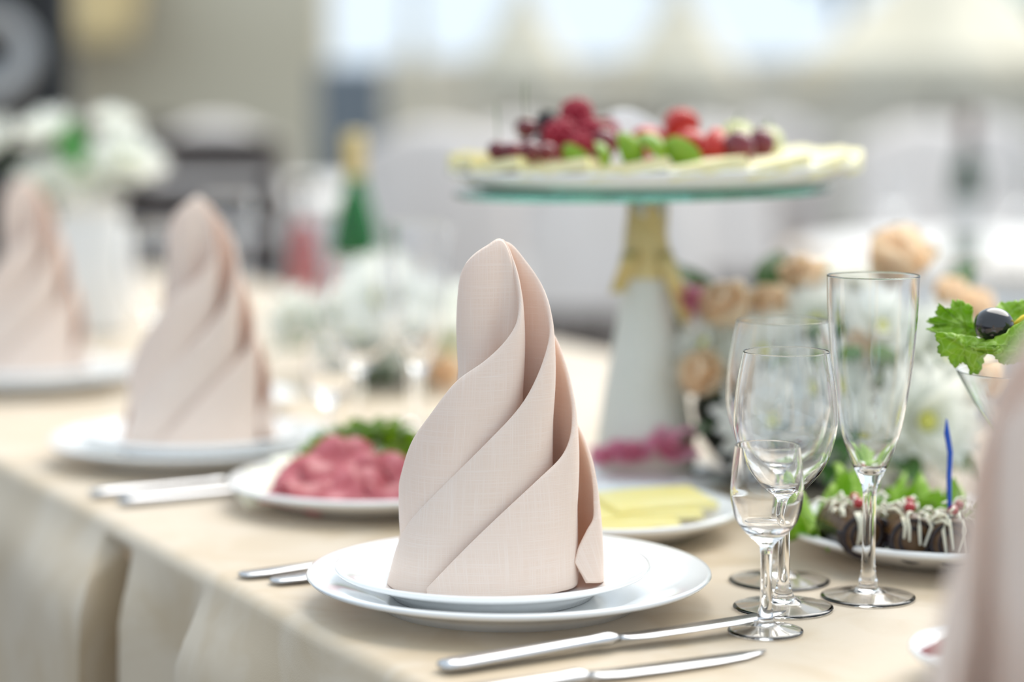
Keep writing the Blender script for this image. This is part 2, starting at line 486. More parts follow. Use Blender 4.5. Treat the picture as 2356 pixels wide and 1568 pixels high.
# ================================================================== CUTLERY
def knife_parts():
    L1 = 0.112
    # handle along +x from 0, blade onwards to 0.25; thin in z
    def sec(x, wy, hz, z0, n=10):
        return [(x, wy * math.cos(2 * PI * i / n), z0 + hz * math.sin(2 * PI * i / n)) for i in range(n)]
    def loft(rows):
        mb = MB(); n = len(rows[0])
        vs = [p for r in rows for p in r]; fs = []
        for i in range(len(rows) - 1):
            for k in range(n):
                k2 = (k + 1) % n
                fs.append((i * n + k, i * n + k2, (i + 1) * n + k2, (i + 1) * n + k))
        fs.append(tuple(range(n - 1, -1, -1))); fs.append(tuple((len(rows) - 1) * n + k for k in range(n)))
        return mb.add(vs, fs)
    h = loft([sec(0.0, 0.005, 0.0016, 0.0045), sec(0.003, 0.0085, 0.003, 0.0045), sec(0.012, 0.0098, 0.0037, 0.0045), sec(0.06, 0.0080, 0.0037, 0.0045),
              sec(0.100, 0.0062, 0.0034, 0.0045), sec(0.110, 0.0070, 0.0040, 0.0045), sec(0.114, 0.0072, 0.0042, 0.0045), sec(0.119, 0.005, 0.0032, 0.0045), sec(0.122, 0.0045, 0.002, 0.004)])
    def bl(x, y0, y1, t, z=0.004):
        return [(x, y0, z - 0.0002), (x, (y0 + y1) / 2, z - t / 2), (x, y1, z - t / 2), (x, y1, z + t / 2), (x, (y0 + y1) / 2, z + t / 2), (x, y0, z + 0.0002)]
    b = loft([bl(0.120, -0.004, 0.0045, 0.003), bl(0.128, -0.0075, 0.0055, 0.0022, 0.0036), bl(0.14, -0.0092, 0.006, 0.0018, 0.0032), bl(0.17, -0.0102, 0.0066, 0.0016, 0.0028), bl(0.205, -0.0098, 0.0068, 0.0014, 0.0025),
              bl(0.228, -0.0070, 0.0066, 0.0012, 0.0023), bl(0.242, -0.0015, 0.0060, 0.001, 0.002), bl(0.250, 0.0038, 0.0050, 0.0008, 0.0018)])
    return h.mesh('handle', STEEL), b.mesh('blade', STEEL, True)
me_kh, me_kb = knife_parts()
def knife(p, ang, label, tilt=0.0):
    t = thing('table_knife', label, 'knife', (p[0], p[1], TZ), ang, 'table knives')
    put(me_kh, 'handle', t); put(me_kb, 'blade', t)
    return t
AK = math.atan2(0.121, 0.219)
kn = knife((-0.042, 1.289), AK, 'steel table knife whose tip lies across the small liqueur glass foot')
kn.rotation_euler = (0, -0.026, AK)
knife((-0.062, 1.210), AK + 0.01, 'steel table knife lying nearest the bottom edge of the picture')
knife((-0.352, 1.862), AK, 'blurred steel knife below the left napkin plate, closer to that plate')
knife((-0.322, 1.826), AK, 'blurred steel knife below the left napkin plate, farther from that plate')

def fork_mesh():
    h = MB()
    def sec(x, wy, hz, z0, n=8):
        return [(x, wy * math.cos(2 * PI * i / n), z0 + hz * math.sin(2 * PI * i / n)) for i in range(n)]
    rows = [sec(0, 0.004, 0.001, 0.003), sec(0.004, 0.009, 0.0015, 0.003), sec(0.02, 0.0105, 0.0017, 0.003), sec(0.07, 0.006, 0.0018, 0.005), sec(0.11, 0.0032, 0.002, 0.009),
            sec(0.13, 0.0036, 0.002, 0.010), sec(0.145, 0.010, 0.0012, 0.008), sec(0.158, 0.012, 0.0011, 0.005)]
    n = 8; vs = [p for r in rows for p in r]; fs = []
    for i in range(len(rows) - 1):
        for k in range(n):
            k2 = (k + 1) % n; fs.append((i * n + k, i * n + k2, (i + 1) * n + k2, (i + 1) * n + k))
    fs.append(tuple(range(n - 1, -1, -1))); fs.append(tuple((len(rows) - 1) * n + k for k in range(n)))
    h.add(vs, fs)
    tn = MB().tube([(0, 0, 0), (0.012, 0, -0.002), (0.030, 0, -0.002), (0.046, 0, 0.002)], [0.0016, 0.0015, 0.0014, 0.0006], 8)
    return h.mesh('handle', STEEL), tn.mesh('tine', STEEL)
me_fh, me_ft = fork_mesh()
def fork(p, ang, label):
    t = thing('table_fork', label, 'fork', (p[0], p[1], TZ), ang, 'table forks')
    put(me_fh, 'handle', t)
    for q in (-0.0099, -0.0033, 0.0033, 0.0099): put(me_ft, 'tine', t, (0.156, q, 0.005))
    return t
fork((-0.190, 1.548), AK - 0.03, 'steel fork with its handle end sticking out farthest left of the sharp plates')
fork((-0.166, 1.528), AK - 0.03, 'steel fork tucked closest against the left rim of the sharp plates')

# ================================================================== GLASSES
def stemware(out, base_r, stem_r, stem_top, bowl_bottom, wall=0.0008, seg=64, foot_h=0.0035, inner_bottom=0.006):
    """out: outer bowl profile from the stem top up to the rim (r, z)."""
    bowl = smooth_profile(out, 28)
    hh = [(0.9, 0.0004), (0.75, 0.0011), (0.55, 0.0020), (0.42, 0.0027), (0.30, 0.0036)]
    foot = [(0, 0.0048), (base_r * 0.16, 0.0046)] + [(base_r * q, h_) for q, h_ in reversed(hh)] + [(base_r * 0.975, 0.0001), (base_r * 0.993, 0.0004), (base_r, 0.0010), (base_r * 0.993, 0.0016), (base_r * 0.975, 0.0019)]
    foot += [(base_r * q, h_ + 0.0019) for q, h_ in hh] + [(base_r * 0.22, 0.0078), (stem_r * 1.35, 0.0125), (stem_r * 1.1, 0.017), (stem_r, 0.023)]
    stem = [(stem_r * 0.93, (0.023 + stem_top) / 2), (stem_r, stem_top)]
    z0 = bowl_bottom
    rim = bowl[-1]
    bowl = bowl[:-1] + [(bowl[-2][0] * 0.15 + rim[0] * 0.85, bowl[-2][1] * 0.15 + rim[1] * 0.85), rim]
    inner = []
    for r, z in reversed(bowl):
        if z > z0 + 0.002:
            th = wall + 0.0022 * max(0, 1 - (z - z0) / 0.022)
            if r - th > 0.003: inner.append((r - th, z))
    inner.append((inner[-1][0] * 0.55, z0 + 0.0008)); inner.append((0, z0))
    prof = foot + stem + bowl + [(rim[0] - wall * 0.15, rim[1] + wall * 0.35), (rim[0] - wall * 0.5, rim[1] + wall * 0.5), (rim[0] - wall * 0.85, rim[1] + wall * 0.35)] + inner
    return MB().lathe(prof, seg)
def glass(name, mb_, loc, label, cat, group=None):
    o = mb_.build(name, GLASS, loc=(loc[0], loc[1], TZ + 0.0004), angle=50)
    o.location.z = TZ + 0.0003
    return tag(o, label, cat, group)
shot = stemware([(0.0037, 0.050), (0.0052, 0.056), (0.0125, 0.0625), (0.0195, 0.072), (0.0226, 0.086), (0.0222, 0.100), (0.0202, 0.1185)], 0.0238, 0.0037, 0.050, 0.0645)
wine = stemware([(0.0040, 0.066), (0.0060, 0.072), (0.0155, 0.0815), (0.0265, 0.0955), (0.0330, 0.1155), (0.0338, 0.130), (0.0318, 0.150), (0.0281, 0.1695)], 0.0330, 0.0040, 0.066, 0.0775)
goblet = stemware([(0.0042, 0.064), (0.0060, 0.070), (0.0170, 0.080), (0.0290, 0.0955), (0.0368, 0.119), (0.0380, 0.136), (0.0358, 0.158), (0.0315, 0.1815)], 0.0350, 0.0042, 0.064, 0.077)
flute = stemware([(0.0046, 0.070), (0.0056, 0.0765), (0.0120, 0.0905), (0.0185, 0.108), (0.0235, 0.132), (0.0272, 0.160), (0.0296, 0.190), (0.0306, 0.2165)], 0.0317, 0.0046, 0.070, 0.0845)
o_shot = glass('liqueur_glass', shot, (0.159, 1.390), 'small clear stemmed liqueur glass standing nearest the knife tip', 'glass')
o_wine = glass('wine_glass', wine, (0.178, 1.456), 'clear wine glass directly behind the small liqueur glass', 'glass')
o_gob = glass('water_goblet', goblet, (0.185, 1.538), 'clear water goblet, rear one behind the wine glass', 'glass')
o_flu = glass('champagne_flute', flute, (0.2385, 1.487), 'tall clear champagne flute beside the aubergine rolls plate', 'glass')
def gcopy(o, x, y, lab):
    c = o.copy(); COL.objects.link(c); c.location = (x, y, TZ + 0.0003); c['label'] = lab
gcopy(o_flu, -0.087, 2.10, 'blurred champagne flute just left of the sharp napkin')
gcopy(o_gob, -0.148, 2.165, 'blurred water goblet in front of the green bottle')
gcopy(o_wine, -0.100, 2.255, 'blurred wine glass between green bottle and blurred flute')
gcopy(o_shot, -0.165, 2.02, 'blurred liqueur glass behind the meat plate')
gcopy(o_gob, 0.80, 4.72, 'blurred goblet on the round table left of the wine bottle')
gcopy(o_flu, 1.02, 4.58, 'blurred flute on the round table right of the wine bottle')
gcopy(o_gob, -0.425, 2.66, 'blurred goblet between the two left napkins')
gcopy(o_flu, -0.335, 2.68, 'blurred champagne flute rising behind the left napkin of the pair')

# ================================================================== FOOD MATERIALS
PINE = mat('pineapple_flesh', (0.78, 0.71, 0.36), rough=0.5, col2=(0.84, 0.79, 0.54), nscale=60, bump=0.2, bscale=120, sss=0.15)
CHERRY = mat('dark_cherry_skin', (0.11, 0.010, 0.016), rough=0.15, col2=(0.19, 0.015, 0.02), nscale=20, coat=0.4)
RASP = mat('raspberry_flesh', (0.30, 0.008, 0.03), rough=0.38, col2=(0.42, 0.02, 0.045), nscale=40, sss=0.1)
STRAW = mat('strawberry_flesh', (0.40, 0.012, 0.006), rough=0.3, col2=(0.55, 0.03, 0.012), nscale=30)
KIWI = mat('kiwi_flesh', (0.13, 0.26, 0.006), rough=0.3, col2=(0.27, 0.38, 0.02), nscale=30, sss=0.1)
BLACKB = mat('blackberry_skin', (0.012, 0.010, 0.016), rough=0.3)
PALEG = mat('pale_green_fruit', (0.55, 0.58, 0.22), rough=0.35, col2=(0.68, 0.68, 0.36), nscale=25)
STEMG = mat('stem_green', (0.13, 0.20, 0.05), rough=0.5)
LETT = mat('lettuce_leaf', (0.22, 0.42, 0.02), rough=0.38, col2=(0.36, 0.56, 0.06), nscale=45, bump=0.5, bscale=150, sss=0.0)
def leafy(name, c1, c2, trc, fac=0.35):
    m = mat(name, c1, rough=0.4, col2=c2, nscale=40, bump=0.4, bscale=140)
    nt = m.node_tree; b = nt.nodes['Principled BSDF']
    tr = nt.nodes.new('ShaderNodeBsdfTranslucent'); tr.inputs['Color'].default_value = (*trc, 1)
    mx = nt.nodes.new('ShaderNodeMixShader'); mx.inputs['Fac'].default_value = fac
    nt.links.new(b.outputs[0], mx.inputs[1]); nt.links.new(tr.outputs[0], mx.inputs[2])
    nt.links.new(mx.outputs[0], nt.nodes['Material Output'].inputs['Surface'])
    return m
LETT = leafy('lettuce_leaf_bright', (0.24, 0.42, 0.025), (0.36, 0.55, 0.06), (0.45, 0.75, 0.06))
def add_veins(m, col):
    nt = m.node_tree; b = nt.nodes['Principled BSDF']
    src = b.inputs['Base Color'].links[0].from_socket
    tc = nt.nodes.new('ShaderNodeTexCoord'); vo = nt.nodes.new('ShaderNodeTexVoronoi'); vo.feature = 'DISTANCE_TO_EDGE'; vo.inputs['Scale'].default_value = 130
    nt.links.new(tc.outputs['Object'], vo.inputs['Vector'])
    rp = nt.nodes.new('ShaderNodeValToRGB'); rp.color_ramp.elements[0].position = 0.02; rp.color_ramp.elements[1].position = 0.10
    rp.color_ramp.elements[0].color = (0.6, 0.6, 0.6, 1); rp.color_ramp.elements[1].color = (0, 0, 0, 1)
    nt.links.new(vo.outputs['Distance'], rp.inputs['Fac'])
    mx = nt.nodes.new('ShaderNodeMix'); mx.data_type = 'RGBA'; mx.inputs['B'].default_value = (*col, 1)
    nt.links.new(rp.outputs['Color'], mx.inputs['Factor']); nt.links.new(src, mx.inputs['A']); nt.links.new(mx.outputs['Result'], b.inputs['Base Color'])
add_veins(LETT, (0.50, 0.66, 0.18))
PARS = leafy('parsley_leaf', (0.09, 0.20, 0.008), (0.22, 0.34, 0.02), (0.35, 0.55, 0.02))
PETALW = leafy('white_petal', (0.90, 0.90, 0.86), (0.93, 0.93, 0.90), (0.95, 0.96, 0.90), 0.45)
PETALP = leafy('peach_petal', (0.95, 0.80, 0.60), (0.97, 0.88, 0.75), (1.0, 0.84, 0.62), 0.5)
PETALK = leafy('pink_petal', (0.72, 0.22, 0.36), (0.85, 0.52, 0.62), (0.9, 0.4, 0.5))
LEAFG = leafy('dark_green_leaf', (0.022, 0.075, 0.018), (0.05, 0.14, 0.03), (0.10, 0.25, 0.04))
MUMC = mat('flower_heart', (0.62, 0.60, 0.14), rough=0.6)
SALAMI = mat('cured_meat', (0.42, 0.075, 0.085), rough=0.35, col2=(0.58, 0.16, 0.18), nscale=50, sss=0.1)
CHEESE = mat('yellow_cheese', (0.86, 0.74, 0.26), rough=0.35, col2=(0.88, 0.80, 0.42), nscale=12, sss=0.1)
CHEESEW = mat('white_cheese', (0.80, 0.78, 0.62), rough=0.4, col2=(0.84, 0.82, 0.70), nscale=14, sss=0.1)
AUBSKIN = mat('aubergine_skin', (0.018, 0.012, 0.016), rough=0.25)
AUBFL = mat('fried_aubergine', (0.075, 0.036, 0.014), rough=0.3, col2=(0.14, 0.075, 0.03), nscale=90, bump=0.4, bscale=200)
SEED = mat('pomegranate_seed', (0.42, 0.02, 0.025), rough=0.12, coat=0.5)
BLUEPL = mat('blue_plastic', (0.01, 0.09, 0.55), rough=0.25, sss=0.0)
OLIVE = mat('black_olive_skin', (0.012, 0.011, 0.014), rough=0.12, coat=0.6, bump=0.15, bscale=60)
LEMON = mat('lemon_rind', (0.85, 0.62, 0.03), rough=0.35)

# ================================================================== FRUIT STAND
FX, FY = 0.1165, 1.952
TILT = math.radians(-1.1)
st = thing('fruit_stand', 'tall pedestal stand with a round glass top carrying the fruit', 'stand', (FX, FY, TZ))
MB().lathe([(0, 0.0), (0.072, 0.0), (0.075, 0.003), (0.074, 0.006), (0.06, 0.010), (0.045, 0.012), (0, 0.012)], 48).build('foot', PORC, st)
m_ped = mat('cream_pedestal', (0.70, 0.68, 0.60), rough=0.35, col2=(0.78, 0.76, 0.70), nscale=8)
MB().lathe([(0, 0.012), (0.044, 0.012), (0.0445, 0.02), (0.042, 0.04), (0.036, 0.08), (0.029, 0.12), (0.0225, 0.16), (0.018, 0.195), (0.0165, 0.230), (0.019, 0.2498), (0, 0.2498)], 40).build('pedestal', m_ped, st)
GOLD = mat('gold_ribbon', (0.66, 0.48, 0.16), rough=0.35, col2=(0.74, 0.58, 0.26), nscale=30, spec=0.6)
rb = MB()
def rib(u, v):
    a = u * 2 * PI; z = 0.178 + 0.064 * v
    r = (0.0175 + 0.006 * (1 - v) ** 2) + 0.0012 * math.sin(5 * a + v * 9)
    return (r * math.cos(a), r * math.sin(a), z)
rb.grid(rib, 40, 8, True); rbo = rb.build('ribbon', GOLD, st)
tail = MB()
for dx, ddx, ln in ((0.014, 0.030, 0.075), (-0.016, -0.010, 0.035)):
    def tl(u, v, dx=dx, ddx=ddx, ln=ln):
        return (dx + ddx * v ** 1.2 + (u - 0.5) * 0.014, -0.020 - 0.006 * math.sin(v * 6), 0.200 - ln * v + 0.002 * u)
    tail.grid(tl, 4, 14)
tailo = tail.build('ribbon_tail', GOLD, st); tailo.modifiers.new('t', 'SOLIDIFY').thickness = 0.0006
def petal_mesh(name, m, L, W, cup, n=7, tipw=0.4, curl=0.0):
    mb = MB()
    def fn(u, v):
        wd = W * (math.sin(PI * min(1, v * 0.86 + 0.10)) ** 0.7)
        x = (u - 0.5) * wd
        return (x, L * v, cup * L * v * v + 3.0 * cup * x * x / W - curl * L * max(0, v - 0.6))
    mb.grid(fn, 4, n); return mb
def flower_mesh(name, m, rings, seed=1):
    """rings: (count, length, width, pitch deg, cup, z, r0)"""
    rnd = random.Random(seed); big = MB()
    for (cnt, L, W, pitch, cup, z, r0) in rings:
        off = rnd.random() * 6
        for k in range(cnt):
            p = petal_mesh('p', m, L * rnd.uniform(0.9, 1.08), W, cup)
            M = Matrix.Rotation(off + 2 * PI * k / cnt + rnd.uniform(-.06, .06), 4, 'Z') @ Matrix.Translation((0, r0, z)) @ Matrix.Rotation(math.radians(pitch + rnd.uniform(-7, 7)), 4, 'X')
            big.add([M @ Vector(q) for q in p.v], p.f)
    return big.mesh(name, m)
me_orchid = flower_mesh('silk_blossom', PETALK, [(5, 0.022, 0.020, 25, 0.2, 0, 0.001), (5, 0.014, 0.014, 50, 0.3, 0.001, 0.0)], 3)
for (x, y, z, rx, sc) in ((0.033, -0.018, 0.158, 1.0, 0.8), (0.040, -0.012, 0.138, 1.2, 0.6), (-0.012, -0.046, 0.026, 0.5, 1.1), (0.018, -0.048, 0.030, 0.6, 1.2), (-0.034, -0.04, 0.022, 0.5, 0.9)):
    put(me_orchid, 'silk_blossom', st, (x, y, z), (rx, 0, x * 20), sc)
dd = MB().lathe([(0, 0.250), (0.159, 0.250), (0.1615, 0.2508), (0.1625, 0.2528), (0.1615, 0.2548), (0.159, 0.2556), (0, 0.2556)], 96).build('glass_top', GREEN_EDGE_GLASS, st)
dd.rotation_euler = (0, TILT, 0)
PZ = TZ + 0.2558
pl = MB().lathe([(0, 0.002), (0.136, 0.002), (0.140, 0.0), (0.150, 0.0004), (0.164, 0.005), (0.176, 0.0125), (0.179, 0.0150), (0.1775, 0.0168), (0.164, 0.0105), (0.148, 0.0062), (0, 0.0055)], 96).build('fruit_platter', PORC)
pl.location = (FX + 0.006, FY, PZ + 0.0022); pl.rotation_euler = (0, TILT * 1.2, 0)
tag(pl, 'wide white platter of fruit resting on the glass stand top', 'platter')
# pineapple slices fanned around the platter rim
def slice_mesh():
    mb = MB(); r0, r1, a, h = 0.022, 0.092, 0.36, 0.0095
    n = 7; top = []; bot = []
    for z, L in ((h, top), (0, bot)):
        for i in range(n):
            t = -a + 2 * a * i / (n - 1)
            L.append((r0 * math.cos(t), r0 * math.sin(t), z)); L.append((r1 * math.cos(t) * (1 + 0.015 * (i % 2)), r1 * math.sin(t), z))
    vs = top + bot; fs = []; o = 2 * n
    for i in range(n - 1):
        j = 2 * i
        fs += [(j, j + 1, j + 3, j + 2), (o + j, o + j + 2, o + j + 3, o + j + 1), (j + 1, o + j + 1, o + j + 3, j + 3), (j, j + 2, o + j + 2, o + j)]
    fs += [(0, o, o + 1, 1), (2 * n - 2, 2 * n - 1, o + 2 * n - 1, o + 2 * n - 2)]
    mb.add(vs, fs); return mb.mesh('pineapple_slice', PINE, False)
me_pine = slice_mesh()
NP = 17
front = []
for k in range(NP):
    a = 2 * PI * k / NP + 0.1
    front.append((math.cos(a), math.sin(a), a))
fr = sorted([q for q in front if q[1] < 0], key=lambda q: q[0]); bk = sorted([q for q in front if q[1] >= 0], key=lambda q: q[0])
for nm, lst in (('front', fr), ('back', bk)):
    for i, (cx, cy, a) in enumerate(lst):
        o = put(me_pine, 'pineapple_slice', None, (FX + 0.006 + 0.086 * cx, FY + 0.086 * cy, PZ + 0.0155 - cx * 0.086 * math.tan(TILT * 1.2)))
        o.rotation_euler = (Matrix.Rotation(a, 3, 'Z') @ Matrix.Rotation(-0.015, 3, 'Y') @ Matrix.Rotation(0.17, 3, 'X')).to_euler()
        tag(o, '%s pale pineapple slice from the left along the %s rim of the fruit platter' % (ORD[i], nm), 'pineapple', 'pineapple slices on the platter')
# fruits heaped on the slices
def cherry(p, r, label, stalk=None):
    t = thing('cherry', label, 'cherry', p, random.random() * 6, 'dark cherries on the platter')
    MB().ball((0, 0, 0), r, 16, 10, (1, 1, 0.93), fn=lambda d: 1 - 0.12 * max(0, d.z) ** 6).build('fruit', CHERRY, t)
    if stalk: MB().tube([(0, 0, r * 0.8), (0.002, 0, r + 0.012), (-0.003, 0.003, r + 0.028)], 0.0006, 6).build('stalk', STEMG, t)
ch = [((-0.011, 1.85, 1.040), .0095, 'dark cherry at the left end of the fruit heap', 1), ((0.001, 1.84, 1.0395), .0095, 'dark cherry second from the left end of the heap', 0),
      ((0.015, 1.84, 1.0395), .0098, 'dark cherry third from the left end of the heap', 0), ((0.028, 1.845, 1.0388), .0088, 'small dark cherry fourth from the left, beside the raspberries', 0),
      ((0.011, 1.888, 1.0405), .0095, 'hidden lower dark cherry under the topmost left cherry', 0),
      ((0.012, 1.892, 1.0575), .0100, 'topmost dark cherry on the left half of the heap', 1)]
for p, r, l, s_ in ch: cherry(p, r, l, s_)
def berry_mesh(name, m, n=46, r=0.3):
    mb = MB()
    for k in range(n):
        z = 1 - 2 * (k + 0.5) / n; a = k * 2.39996
        q = math.sqrt(1 - z * z)
        mb.ball((q * math.cos(a) * 0.82, q * math.sin(a) * 0.82, z * 0.95), 0.27, 7, 5)
    mb.ball((0, 0, 0), 0.86, 10, 6)
    return mb.mesh(name, m)
me_rasp = berry_mesh('raspberry', RASP); me_black = berry_mesh('blackberry', BLACKB)
ra = [((0.054, 1.905, 1.0700), .0125, 'raspberry at the very top of the fruit heap'), ((0.040, 1.882, 1.0520), .0135, 'large raspberry beside the topmost left cherry'),
      ((0.064, 1.888, 1.0530), .0120, 'raspberry directly under the topmost raspberry'), ((0.080, 1.925, 1.0530), .0115, 'raspberry at the rear slope right of the topmost one'),
      ((0.056, 1.860, 1.0430), .0105, 'lowest raspberry just behind the kiwi pieces'), ((0.044, 1.905, 1.0400), .0120, 'hidden raspberry at the bottom middle of the left heap'),
      ((0.070, 1.905, 1.0375), .0110, 'hidden raspberry at the bottom of the right raspberries')]
for p, r, l in ra: tag(put(me_rasp, 'raspberry', None, p, (random.random() * 3, random.random() * 3, 0), r), l, 'raspberry', 'raspberries on the platter')
tag(put(me_black, 'blackberry', None, (0.030, 1.93, 1.059), (0.3, 0, 0), 0.0105), 'blackberry between topmost left cherry and top raspberry', 'blackberry', 'blackberries on the platter')
tag(put(me_black, 'blackberry', None, (0.028, 1.925, 1.041), (0.9, 0, 0), 0.0105), 'lower blackberry half hidden behind the cherries', 'blackberry', 'blackberries on the platter')
def strawberry(p, L, rot, label):
    t = thing('strawberry', label, 'strawberry', p, 0, 'strawberries on the platter')
    prof = smooth_profile([(0, -0.95), (0.25, -0.80), (0.52, -0.40), (0.68, 0.05), (0.66, 0.45), (0.40, 0.68), (0, 0.66)], 16)
    b = MB().lathe([(a * L, z * L) for a, z in prof], 24).build('fruit', STRAW, t)
    cap = MB()
    for k in range(6):
        p_ = petal_mesh('c', LEAFG, L * 0.6, L * 0.3, -0.3)
        M = Matrix.Translation((0, 0, L * 0.66)) @ Matrix.Rotation(k * PI / 3, 4, 'Z')
        cap.add([M @ Vector(q) for q in p_.v], p_.f)
    cap.build('leaf_cap', LEAFG, t)
    t.rotation_euler = rot
strawberry((0.141, 1.905, 1.0600), 0.0215, (1.9, 0.35, 0.5), 'largest strawberry lying highest on the right half of the heap')
strawberry((0.112, 1.885, 1.0470), 0.0195, (2.0, 0.0, -0.5), 'strawberry behind the two middle kiwi pieces')
strawberry((0.147, 1.872, 1.0450), 0.0185, (2.2, 0.0, 0.4), 'strawberry just below the largest strawberry')
strawberry((0.166, 1.850, 1.0420), 0.0195, (2.7, 0.2, 0.2), 'strawberry standing upright left of the dark grapes')
strawberry((0.128, 1.915, 1.0440), 0.0180, (1.4, 0.0, 2.4), 'half hidden strawberry at the back of the red heap')
def kiwi(p, r, rot, label):
    mb = MB(); n = 12
    # a quarter wedge of kiwi
    prof = [(r * math.cos(t) * 0.95, r * 1.15 * math.sin(t)) for t in [(-PI / 2) + PI * i / 10 for i in range(11)]]
    vs = [(0, 0, z) for _, z in prof]; fs = []
    for i in range(n + 1):
        a = 1.75 * i / n
        vs += [(x * math.cos(a), x * math.sin(a), z) for x, z in prof]
    m_ = 11
    for i in range(n):
        for j in range(m_ - 1):
            a = (i + 1) * m_ + j; fs.append((a, a + m_, a + m_ + 1, a + 1))
    for j in range(m_ - 1):
        fs.append((j, m_ + j, m_ + j + 1, j + 1)); a = (n + 1) * m_
        fs.append((j, j + 1, a + j + 1, a + j))
    mb.add(vs, fs); o = mb.build('kiwi_wedge', KIWI, angle=40)
    o.location = p; o.rotation_euler = rot
    tag(o, label, 'kiwi', 'kiwi wedges on the platter')
kiwi((0.054, 1.832, 1.0370), .0125, (0.5, 0.9, 3.6), 'bright kiwi wedge farthest left below the raspberries')
kiwi((0.069, 1.826, 1.0355), .0115, (0.3, -0.8, 4.6), 'small kiwi wedge second from the left')
kiwi((0.092, 1.826, 1.0400), .0150, (0.3, 0.5, 4.4), 'kiwi wedge third from the left, standing on edge')
kiwi((0.111, 1.828, 1.0395), .0150, (0.9, -0.5, 4.2), 'kiwi wedge fourth from the left, under a strawberry')
kiwi((0.138, 1.828, 1.0385), .0155, (0.6, 0.7, 4.0), 'kiwi wedge farthest right, below two strawberries')
for (x, y, z, r, l) in ((0.184, 1.842, 1.0420, .0135, 'dark red grape in front, right end of the heap'), (0.205, 1.868, 1.0445, .0125, 'dark red grape behind the front one at the right end'),
                        (0.076, 1.868, 1.0445, .0120, 'dark purple grape between raspberries and middle kiwi')):
    t = thing('grape', l, 'grape', (x, y, z), 0, 'dark grapes on the platter')
    MB().ball((0, 0, 0), r, 16, 10, (1, 1, 1.08)).build('fruit', CHERRY, t)
    MB().tube([(0, 0, r), (0.001, 0.001, r + 0.004)], 0.0012, 6).build('stalk', STEMG, t)
for (x, y, z, r, l) in ((0.193, 1.945, 1.046, .016, 'pale green fruit behind the dark grapes, left one'), (0.220, 1.955, 1.043, .014, 'pale green fruit behind the dark grapes, right one')):
    t = thing('gooseberry', l, 'fruit', (x, y, z), 0, 'pale green fruits on the platter')
    MB().ball((0, 0, 0), r, 18, 12, fn=lambda d: 1 + 0.03 * math.cos(8 * math.atan2(d.y, d.x))).build('fruit', PALEG, t)
    MB().tube([(0, 0, r * .95), (0.002, 0, r + 0.006)], 0.0011, 6).build('stalk', STEMG, t)
# white folded paper rising behind the fruit
wp = MB()
wp.grid(lambda u, v: (-0.032 + 0.075 * u, 0.006 * math.sin(u * 5), v * (0.044 - 0.012 * u + 0.005 * math.sin(u * 7))), 16, 6)
o = wp.build('paper_doily', mat('white_paper', (0.80, 0.79, 0.77), rough=0.8), loc=(0.118, 1.985, PZ + 0.020))
o.modifiers.new('t', 'SOLIDIFY').thickness = 0.0015
tag(o, 'white folded paper standing behind raspberries and strawberries', 'paper')

# ================================================================== SERVING PLATES
SERV = [(0, 0.003), (0.066, 0.003), (0.070, 0.0), (0.074, 0.0005), (0.095, 0.009), (0.117, 0.0175), (0.1200, 0.0195), (0.1195, 0.0220), (0.117, 0.0228), (0.100, 0.0165), (0.078, 0.0085), (0.05, 0.0065), (0, 0.0062)]
me_serv = MB().lathe(SERV, 80).mesh('serving_plate', PORC)
def serving(x, y, sc, label):
    return tag(put(me_serv, 'serving_plate', None, (x, y, TZ), (0, 0, 0), (sc, sc, 1)), label, 'plate', 'serving plates')
MX, MY = -0.114, 1.842
serving(MX, MY, 1.0, 'white serving plate of red cured meat left of the sharp napkin')
CX, CY = 0.072, 1.712
serving(CX, CY, 0.86, 'white serving plate of yellow cheese behind the sharp napkin')
AX, AY = 0.318, 1.640
serving(AX, AY, 1.0, 'white serving plate holding the aubergine rolls')
# meat slices
def disc_slice(name, m, r, h, wav, seed):
    rnd = random.Random(seed); mb = MB(); n = 20; ph = rnd.random() * 6
    vs = []; 
    for s_ in (1, 0):
        vs.append((0, 0, h * s_))
        for rr in (0.55, 1.0):
            for k in range(n):
                a = 2 * PI * k / n
                z = wav * rr * rr * math.sin(2 * a + ph) + h * s_
                vs.append((r * rr * math.cos(a), r * rr * 0.8 * math.sin(a), z))
    fs = []; o = 1 + 2 * n
    for k in range(n):
        k2 = (k + 1) % n
        fs += [(0, 1 + k, 1 + k2), (1 + k, 1 + n + k, 1 + n + k2, 1 + k2), (o, o + 1 + k2, o + 1 + k), (o + 1 + k, o + 1 + k2, o + 1 + n + k2, o + 1 + n + k), (1 + n + k, o + 1 + n + k, o + 1 + n + k2, 1 + n + k2)]
    mb.add(vs, fs); return mb.mesh(name, m)
me_sal = [disc_slice('meat_slice', SALAMI, 0.025, 0.0026, 0.007, s_) for s_ in range(3)]
rows = [(-0.062, -0.078, 0.014, 0.10), (-0.040, -0.086, 0.018, 0.2), (-0.016, -0.090, 0.019, 0.15), (0.010, -0.090, 0.018, 0.25), (0.036, -0.084, 0.018, 0.1), (0.060, -0.074, 0.017, 0.2),
        (-0.050, -0.058, 0.024, 0.3), (-0.024, -0.064, 0.029, 0.35), (0.002, -0.066, 0.028, 0.3), (0.028, -0.062, 0.027, 0.35), (0.052, -0.052, 0.026, 0.3), (-0.030, -0.040, 0.037, 0.4), (-0.004, -0.042, 0.036, 0.4)]
